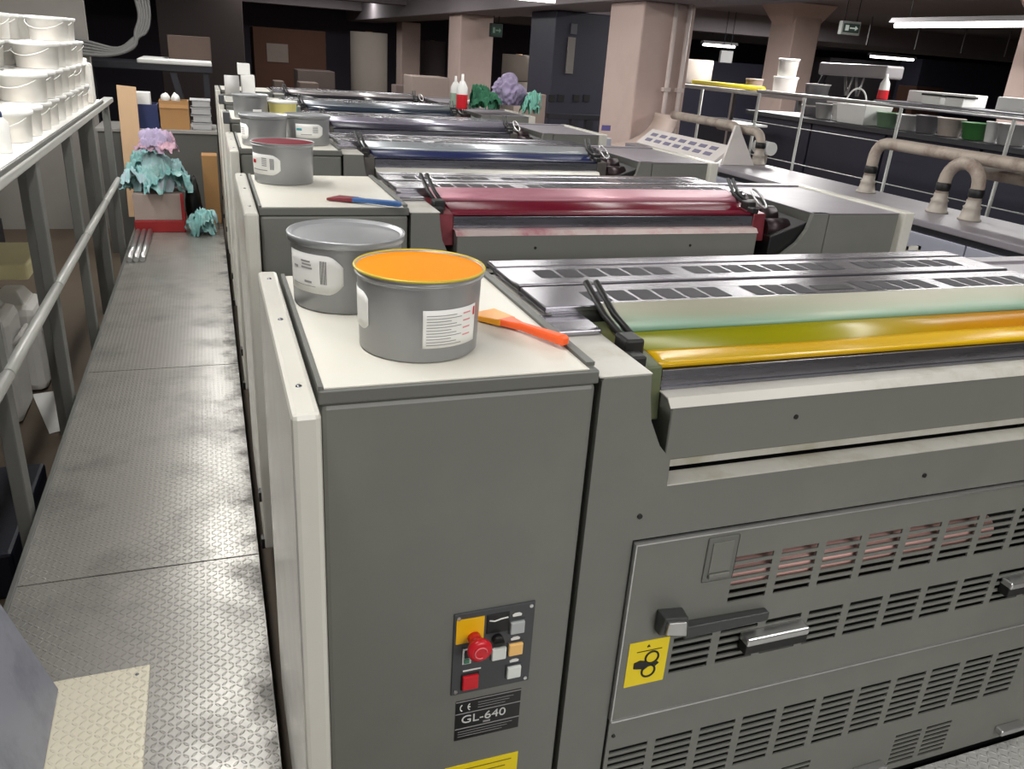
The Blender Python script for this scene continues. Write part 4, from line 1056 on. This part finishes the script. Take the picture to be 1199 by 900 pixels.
path = [Vector((XA-.07,Fb[1],PZ+.02))]+[Vector((XA-.07,(Fb[1]+Fc[1])/2+(Fb[1]-Fc[1])/2*math.cos(t),zq-.08+.09*math.sin(t))) for t in [PI*i/12 for i in range(13)]]+[Vector((XA-.07,Fc[1],PZ+.02))]
pipe('pipe_bend', [path], 'inverted U of insulated pipe standing on the low cabinet', [Fb,Fc])
build(G().cyly(XA+.10,1.2,onx(1145,200,XA+.1)[1],onx(1160,203,XA+.1)[2],.03,14), 'return_pipe', INSUL, label='second insulated pipe below the long run at the right edge', cat='pipe').location.z += 0
Fd = (XA,onx(859,188,XA)[1],PZ); Fe = (XA,onx(877,191,XA)[1],PZ); zd = onx(865,148,XA)[2]
path = elbow_pts((XA,Fd[1],PZ+.02),(XA,Fd[1],zd),(XA,5.5,zd))
pipe('insulated_pipe_run', [path], 'insulated pipe run from the column to a bend above the low cabinet, farther one', [Fd])
path = elbow_pts((XA+.065,Fe[1],PZ+.02),(XA+.065,Fe[1],zd-.02),(XA+.065,Fe[1]+.5,zd-.02))
pipe('pipe_bend', [path], 'foil-wrapped pipe bend right beside the farther pipe run', [(XA+.065,Fe[1],PZ)])
c = onx(888,174,XA+.14); g = G().cyly(XA+.14,c[1]-.14,c[1]+.02,PZ+.10,.042,24)
vb = build(g, 'valve_body', WHITEP, label='white valve body behind the farther pipe bends', cat='valve', origin=(XA+.14,c[1],PZ))
build(G().box(XA+.12,XA+.155,c[1]-.09,c[1]-.02,PZ+.001,PZ+.065), 'valve_foot', FOIL, vb)
# cream curved cover and perforated panel by the column foot
def cv(a, b):
    t = a*PI/2*.9
    return (2.95+.42*math.sin(t)-.1, 5.02+.40*b, PZ+.004+.30*(1-math.cos(t))*1.0)
g = G(); g.patch(lambda a, b: (2.97+.40*math.sin(a*PI/2), 5.60+.36*b, PZ-.05+.25*(1-math.cos(a*PI/2))), 12, 2)
cvr = build(g, 'curved_cover', mat('cream_pink_cover', (206,186,176), .5), solid=.02, label='cream curved cover at the foot of the big pinkish column', cat='cover', normals=False)
build(G().box(2.97,3.4,5.6,5.96,FZ,PZ-.055), 'cover_base', LILAC, cvr)
P4 = [onz(*p, PZ+.006) for p in ((775,167),(830,180),(838,173),(782,158))]
g = G(); q = [Vector(p) for p in P4]
q = [Vector((PX0+.02,4.42,PZ+.002)),Vector((PX0+.02,5.45,PZ+.002)),Vector((PX0+.14,5.45,PZ+.10)),Vector((PX0+.14,4.42,PZ+.10))]
g.hexa([p for p in q]+[p+Vector((-.012,0,.015)) for p in q])
pp = build(g, 'perforated_panel', mat('white_panel', (214,208,204), .5), label='white panel with dark slots leaning on the low cabinet', cat='panel')
for i in range(7):
    for j in range(2):
        yy = 4.52+.13*i; t = .25+.35*j
        a = q[0].lerp(q[3], t); b_ = q[0].lerp(q[3], t+.18)
        e = Vector((-.0155,0,.0165))
        g = G(); g.hexa([(a.x+e.x,yy,a.z+e.z),(b_.x+e.x,yy,b_.z+e.z),(b_.x+e.x,yy+.08,b_.z+e.z),(a.x+e.x,yy+.08,a.z+e.z),(a.x+.004,yy,a.z),(b_.x+.004,yy,b_.z),(b_.x+.004,yy+.08,b_.z),(a.x+.004,yy+.08,a.z)])
        build(g, 'slot', mat('violet_grey_slot', (120,116,140), .6), pp)
g = G(); yy = 4.42; g.prism([(PX0+.06,PZ+.002),(PX0+.30,PZ+.002),(PX0+.14,PZ+.24),(PX0+.12,PZ+.24)], 'y', yy-.02, yy)
build(g, 'panel_side', MATS['white_panel'], pp)

# thin safety rail behind the low cabinet
HX = 3.62
hr = empty('safety_rail', (HX,3.6,FZ), 'thin steel safety rail with cables in front of the dark cabinets', 'railing')
zt = onx(1100,129,HX)[2]
build(G().cyly(HX,1.6,5.0,zt,.011,12), 'top_bar', ALU, hr)
for z in (zt-.20,zt-.42): build(G().cyly(HX,1.6,5.0,z,.003,8), 'cable', RAILB, hr)
for px in (936,1050,1185):
    yy = onx(px,150,HX)[1]; build(G().tube([(HX,yy,FZ),(HX,yy,zt)], .009, 10), 'post', RAILB, hr)
# dark cabinets behind
BX = 4.55
bench = empty('ink_bench', (BX+.3,4,FZ), 'dark bench with a shelf of pans and bowls behind the safety rail', 'bench')
zs = onx(1160,169,BX)[2]
build(G().box(BX,BX+.75,2.3,6.42,zs-.035,zs,bev=.004), 'bench_top', mat('bench_dark_top', (60,60,64), .5), bench)
for i in range(5):
    ya = 2.3+i*.82
    build(G().box(BX+.06,BX+.74,ya+.01,ya+.81,FZ+.05,zs-.036,bev=.006), 'cabinet_door', NAVYC, bench)
build(G().box(BX+.42,BX+.74,2.3,5.35,zs+.16,zs+.18,bev=.004), 'upper_shelf', mat('bench_shelf_grey', (130,130,136), .5, .4), bench)
for yy in (2.34,3.9,5.3): build(G().box(BX+.66,BX+.70,yy-.02,yy+.02,zs,zs+.16), 'shelf_post', DARKC, bench)
def on_bench(px, py, dx=.18): 
    d = onx(px,py,BX+dx); return (BX+dx, d[1])
def bowl(px, rad, hh, mm, label, dx=.18, name='mixing_bowl', cat='bowl', rim=None):
    x, y = on_bench(px,150,dx)
    o = build(G().lathe([(0,0),(rad*.72,0),(rad*.76,.004),(rad,hh),(rad*1.05,hh),(rad*1.05,hh+.006),(rad*.95,hh+.006),(rad*.70,.012),(0,.012)], (x,y,zs+.001), 28), name, mm, label=label, cat=cat, group='pans and bowls on the bench')
    return o
steelb = mat('bowl_steel', (196,194,192), .4, .3, var=.1); 
bowl(961,.075,.11,steelb,'steel bowl at the left end of the bench shelf')
bowl(979,.06,.12,WHITEP,'white plastic bowl next to the steel bowl at the left of the bench')
x, y = on_bench(1010,140); g = G(); g.hexa([(x-.12,y-.14,zs+.001),(x+.1,y-.14,zs+.001),(x+.1,y+.14,zs+.001),(x-.12,y+.14,zs+.001),(x-.14,y-.16,zs+.14),(x+.12,y-.16,zs+.14),(x+.12,y+.16,zs+.14),(x-.14,y+.16,zs+.14)], bev=.004)
bk = build(g, 'white_basket', WHITEP, label='white basket with a hoop handle on the bench', cat='basket')
build(G().tube([(x-.1,y+.11*math.cos(t),zs+.135+.12*math.sin(t)) for t in [PI*i/14 for i in range(15)]], .006, 8), 'hoop_handle', WHITEP, bk)
bowl(1037,.085,.10,mat('greenish_steel', (120,150,120), .5, .1),'dark bowl with a green rim in the middle of the bench')
bowl(1061,.085,.10,steelb,'steel bowl right of the green-rimmed bowl')
bowl(1085,.085,.11,mat('dim_steel', (130,128,130), .4, .3),'dim grey bowl in the middle of the bench, left of the cream bowl')
bowl(1112,.088,.11,mat('cream_bowl', (190,178,168), .5),'cream bowl smeared with ink on the bench')
bowl(1144,.095,.10,GREENT,'green plastic bowl on the bench')
bowl(1163,.045,.12,WHITEP,'narrow white cup right of the green bowl','' and 0 or .14,'plastic_cup','cup')
bowl(1188,.095,.12,steelb,'large steel bowl at the right edge of the photo', .14)
# upper: papers, bottle, trays on the upper shelf
zu = zs+.181
x, y = BX+.49, onx(1035,105,BX+.49)[1]
o = build(G().lathe([(0,0),(.040,0),(.042,.01),(.040,.07)], (x,y,zu), 20), 'spray_bottle', RED, label='tall white bottle with red liquid on the bench upper shelf', cat='bottle')
build(G().lathe([(.040,.07),(.036,.12),(.014,.16),(.009,.19),(0,.19)], (x,y,zu), 20), 'bottle_top', WHITEP, o)
for i, (pa, pb, hh) in enumerate(((1062,1142,.085),(1100,1122,.06),(1128,1150,.06),(1168,1215,.09))):
    ya, yb = onx(pa,120,BX+.62)[1], onx(pb,120,BX+.62)[1]
    dx = (.0,-.17,-.17,.0)[i]
    lb = ['long white carton lying on the bench upper shelf','left white tray with a dark rim on the upper shelf','right white tray with a dark rim on the upper shelf','white carton on the upper shelf at the right edge of the photo'][i]
    o = build(G().box(BX+.61+dx,BX+.73+dx,yb,ya,zu,zu+hh,bev=.006), 'paper_tray' if i in (1,2) else 'white_carton', PAPER, label=lb, cat='tray' if i in (1,2) else 'carton')
    if i in (1,2): build(G().box(BX+.607+dx,BX+.733+dx,yb-.01,ya+.01,zu+hh,zu+hh+.014,bev=.003), 'tray_rim', BLACK, o)
ya = onx(1060,120,BX+.55)[1]
# bracket stand at the left end with stacked tins
x, y = BX+.35, onx(955,115,BX+.35)[1]
for i in range(3):
    pot(x,y,zs+.001+i*.086,.10,.085,mat('dim_tin', (128,126,128), .4, .5),steelb,'dim tin in the stack at the left end of the bench, %s' % ('lowest','middle','topmost')[i],'tin','tin','stacked tins on the bench')
# lamp with hooks on a bent stand
LX = 5.2
ls = empty('work_lamp', (LX,onx(955,105,LX)[1],zs), 'pale work lamp bar with hooks on a slanted arm above the bench', 'lamp')
pa, pb = onx(968,80,LX), onx(1048,86,LX)
zl = (pa[2]+pb[2])/2
build(G().box(LX-.09,LX+.09,pb[1],pa[1],zl-.05,zl+.05,bev=.015), 'lamp_bar', mat('lamp_bar_grey', (176,172,174), .4, .3), ls)
q = onx(955,108,LX); build(G().tube([(LX,q[1],zs+.001),(LX,q[1],q[2]),(LX,pa[1]-.03,zl)], .025, 10), 'arm', DARKC, ls)
for px in (995,1008):
    yy = onx(px,90,LX)[1]; build(G().tube([(LX,yy+.05,zl-.05),(LX,yy+.01,zl-.20),(LX,yy-.01,zl-.20),(LX,yy-.04,zl-.05)], .008, 8), 'hook', ALU, ls)

# long shelf with yellow tube, left of bench
SX = 5.36
ws = empty('long_shelf', (SX+.3,8,FZ), 'long white-edged shelf between the two near columns', 'shelf')
ya, yb = onx(790,97,SX)[1], onx(940,111,SX)[1]; zw = (onx(790,99,SX)[2]+onx(940,111,SX)[2])/2
build(G().box(SX,SX+.7,yb,ya,zw-.04,zw,bev=.004), 'shelf_board', mat('shelf_white', (196,190,190), .5), ws)
for yy in (yb+.1,(ya+yb)/2,ya-.1): build(G().box(SX+.03,SX+.07,yy-.02,yy+.02,FZ,zw-.04), 'leg', ALU, ws)
build(G().box(SX+.2,SX+.7,yb+.2,ya-.3,FZ,zw-.35), 'under_cabinet', NAVYC, ws)
build(G().cyly(SX+.1,onx(895,100,SX+.1)[1],onx(812,94,SX+.1)[1],zw+.03,.026,16), 'cardboard_tube', YTUBE, label='long yellow tube lying on the long shelf', cat='tube')
yy = onx(808,90,SX+.4)[1]
build(G().lathe([(0,0),(.28,0),(.29,.01),(.29,.27),(.28,.28),(.06,.28),(.06,.26),(0,.26)], (SX+.37,yy,zw+.001), 36), 'paper_reel', ROLLP, label='short pale paper reel on the long shelf beside the big column', cat='paper roll')
yy = onx(917,110,SX+.2)[1]
for i in range(2):
    pot(SX+.2,yy,zw+.001+i*.17,.12-.02*i,.165,CLEARW,WHITEP,'white bucket at the right end of the long shelf, %s of two' % ('lower','upper')[i],'plastic_bucket','bucket')
pot(SX+.22,yy+.55,zw+.001,.09,.12,mat('brown_pot', (120,104,96), .6),mat('brown_lid', (134,120,112), .6),'brown pot left of the white buckets on the long shelf')
# white tube-frame stand in front
TX = 4.3
a, b = onx(823,102,TX), onx(889,112,TX)
g = G(); zz0, zz1 = a[2], a[2]-.28
fr_ = empty('frame_stand', (TX,(a[1]+b[1])/2,FZ), 'white tube-frame stand in front of the long shelf', 'stand')
for yy in (a[1],b[1]): build(G().tube([(TX,yy,FZ),(TX,yy,zz0)], .014, 10), 'leg', RAILB, fr_)
build(G().cyly(TX,b[1],a[1],zz0,.014,10), 'top_tube', RAILB, fr_)
build(G().cyly(TX,b[1],a[1],zz1,.012,10), 'cross_tube', RAILB, fr_)
build(G().box(TX-.15,TX+.15,b[1]+.02,(a[1]+b[1])/2,zz1+.013,zz1+.03), 'tray', WHITEP, fr_)

# dim storage far right and far back
def dim(px0, py0, px1, py1, Y, dep, mm, label, nm='storage_cabinet', cat='cabinet', floor=True):
    return fbox(px0,py0,px1,py1,Y,dep,nm,mm,label,cat,floor)
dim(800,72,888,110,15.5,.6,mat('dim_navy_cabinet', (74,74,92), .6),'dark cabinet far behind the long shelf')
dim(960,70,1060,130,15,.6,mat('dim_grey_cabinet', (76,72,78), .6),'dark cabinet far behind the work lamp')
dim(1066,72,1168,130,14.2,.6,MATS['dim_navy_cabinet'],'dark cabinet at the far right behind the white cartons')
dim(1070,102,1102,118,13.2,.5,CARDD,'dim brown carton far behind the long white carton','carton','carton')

# ------------------------------------------------------------------ signs and ceiling fittings
def sign(px0, py0, px1, py1, Y, mm, label, nm='exit_sign', inner=None):
    a, b = ony(px0,py1,Y), ony(px1,py0,Y)
    o = build(G().box(a[0],b[0],Y,Y+.06,a[2],b[2],bev=.006), nm, mm, label=label, cat='sign')
    if inner: 
        w, h = b[0]-a[0], b[2]-a[2]
        g = G(); g.box(a[0]+w*.08,b[0]-w*.08,Y-.006,Y,a[2]+h*.18,b[2]-h*.18)
        build(g, 'sign_face', inner[0], o)
        yq = Y-.012
        g = G(); cx, cz = a[0]+w*.3, (a[2]+b[2])/2
        g.prism([(a[0]+w*.42,cz-h*.05),(a[0]+w*.70,cz-h*.05),(a[0]+w*.70,cz-h*.17),(a[0]+w*.85,cz),(a[0]+w*.70,cz+h*.17),(a[0]+w*.70,cz+h*.05),(a[0]+w*.42,cz+h*.05)], 'y', yq, Y-.006)
        g.box(cx-w*.12,cx+w*.05,yq,Y-.006,cz-h*.2,cz+h*.2)
        build(g, 'sign_pictogram', inner[1], o)
    g = G()
    for xx in (a[0]+.05,b[0]-.05): g.tube([(xx,Y+.03,b[2]-.003),(xx,Y+.03,CEIL)], .006, 6)
    build(g, 'sign_hanger', DARKC, o)
    return o
sign(984,26,1009,40,9.0,mat('sign_frame_grey', (170,176,172), .5),'pale exit sign with an arrow hanging above the work lamp', inner=(mat('exit_face_dark', (60,76,70), .5, emit=.1),EXITW))
sign(574,28,589,43,10.8,mat('sign_dark_green', (28,50,42), .5),'small dark green exit sign beside the second pinkish column', inner=(mat('sign_green_face', (36,66,54), .5),mat('sign_green_mark', (120,150,134), .5)))
sign(843,60,859,73,13.5,mat('pale_notice', (176,176,176), .6),'small pale notice hanging far behind the long shelf', nm='notice_sign')
def tube_lamp(p0, p1, label, thick=.05, vis=True):
    r = empty('fluorescent_lamp', (Vector(p0)+Vector(p1))/2, label, 'lamp', 'fluorescent ceiling lamps')
    a, b = Vector(p0), Vector(p1); d = (b-a).normalized(); s = Vector((-d.y,d.x,0))*.07
    u = Vector((0,0,.05))
    g = G(); g.hexa([a-s+u*.5,b-s+u*.5,b+s+u*.5,a+s+u*.5,a-s*.6+u*1.4,b-s*.6+u*1.4,b+s*.6+u*1.4,a+s*.6+u*1.4])
    build(g, 'lamp_housing', mat('lamp_housing', (150,148,150), .5), r)
    build(G().tube([a+d*.03,b-d*.03], .022, 10), 'lamp_tube', TUBE, r)
    for p in (a+d*.2,b-d*.2): build(G().tube([p+u*1.4,Vector((p.x,p.y,CEIL))], .005, 6), 'lamp_hanger', DARKC, r)
LXX = 6.7
p0, p1 = onx(1046,30,LXX), onx(1199,29,LXX)
tube_lamp((LXX,p0[1],p0[2]), (LXX,p1[1]-.6,p0[2]), 'long fluorescent lamp hanging at the upper right')
p0 = ony(1018,66,14.0); p1 = ony(1071,68,14.0); tube_lamp(tuple(p0), (p1[0],14.0,p0[2]), 'short fluorescent lamp far back above the work lamp')
p0 = ony(822,52,14.0); p1 = ony(862,53,14.0); tube_lamp(tuple(p0), (p1[0],14.0,p0[2]), 'short fluorescent lamp far back above the long shelf')
pq = ony(560,3,7.0), ony(672,2,7.0)
tube_lamp((pq[0][0],7.0,pq[0][2]+.07), (pq[1][0]-.15,7.0,pq[0][2]+.07), 'fluorescent lamp at the top edge of the photo above the rag heap')
a_, b_ = ony(946,50,11.6), ony(1192,59,11.6)
g = G().box(a_[0],b_[0],11.6,11.75,a_[2]-.03,a_[2]+.04)
for k in range(5):
    xx = a_[0]+.2+(b_[0]-a_[0]-.4)*k/4; g.box(xx-.01,xx+.01,11.66,11.68,a_[2],CEIL)
build(g, 'cable_tray', mat('tray_grey', (120,116,118), .5), label='thin grey cable tray across the dark wall behind the work lamp', cat='cable tray')
# lamp rows over the press (above the picture)
LN = []
for X_ in (-.15,2.1):
    for i in range(5):
        ya = .4+i*2.3
        tube_lamp((X_,ya,.72),(X_,ya+1.5,.72), 'fluorescent ceiling lamp above the press, out of the picture'); LN.append((X_,ya+.75))
for i in range(2):
    tube_lamp((-1.3,3.2+i*2.2,.74),(-1.3,4.7+i*2.2,.74), 'fluorescent ceiling lamp above the bucket shelf, out of the picture'); LN.append((-1.3,3.95+i*2.2))
def area(name, x, y, z, sx, sy, power, rot=(0,0,0), col=(1,.985,.96)):
    l = bpy.data.lights.new(name, 'AREA'); l.shape = 'RECTANGLE'; l.size = sx; l.size_y = sy; l.energy = power; l.color = col
    o = bpy.data.objects.new(name, l); COL.objects.link(o); o.location = (x,y,z); o.rotation_euler = rot
    return o
for i, (x, y) in enumerate(LN):
    area('lamp_and_fill_light', x, y, .69, .16, 1.5, 18 if x > -1 else 44)
area('lamp_and_fill_light', 1.2, -1.0, .7, 1.5, .3, 30)  # added fill without a fixture, brightens the nearest unit from behind the camera
area('lamp_and_fill_light', 1.3, -2.4, .55, 2.6, .3, 62, rot=(math.radians(42),0,0))  # tilted fill added behind the camera to lift the grey front panels
area('lamp_and_fill_light', 5.6, 4.0, .8, .3, 2.5, 75)  # added fill for the bench and right columns, no lamp hangs here
area('lamp_and_fill_light', 5.6, 7.2, .8, .3, 1.2, 60)  # extra fill put in to brighten the columns, no fixture
area('lamp_and_fill_light', 6.2, 8.6, .8, .3, 2.5, 130)  # fill added to lighten the column behind the long shelf
area('lamp_and_fill_light', 1.2, 12.4, .85, 1.5, .3, 26)  # unseen fill added so the far background is not black
area('lamp_and_fill_light', 2.0, 16.5, .85, 2.5, .3, 45)  # second far fill, added to raise the back of the hall
area('lamp_and_fill_light', 9.5, 12.4, .85, 2.5, .3, 70)  # fill added for the dark cabinets at the far right
area('lamp_and_fill_light', 5.8, 12.8, .85, 1.5, .3, 40)  # added background fill, not tied to any lamp
area('lamp_and_fill_light', -1.6, 8.3, .85, .3, 1.0, 7)  # area light with no lamp fixture of its own

W = bpy.data.worlds.new('world'); SC.world = W; W.use_nodes = True
W.node_tree.nodes['Background'].inputs[0].default_value = (.8,.85,1,1); W.node_tree.nodes['Background'].inputs[1].default_value = .05
SC.view_settings.view_transform = 'Standard'; SC.view_settings.look = 'None'
SC.view_settings.exposure = -.15; SC.view_settings.gamma = 1; SC.view_settings.use_curve_mapping = False
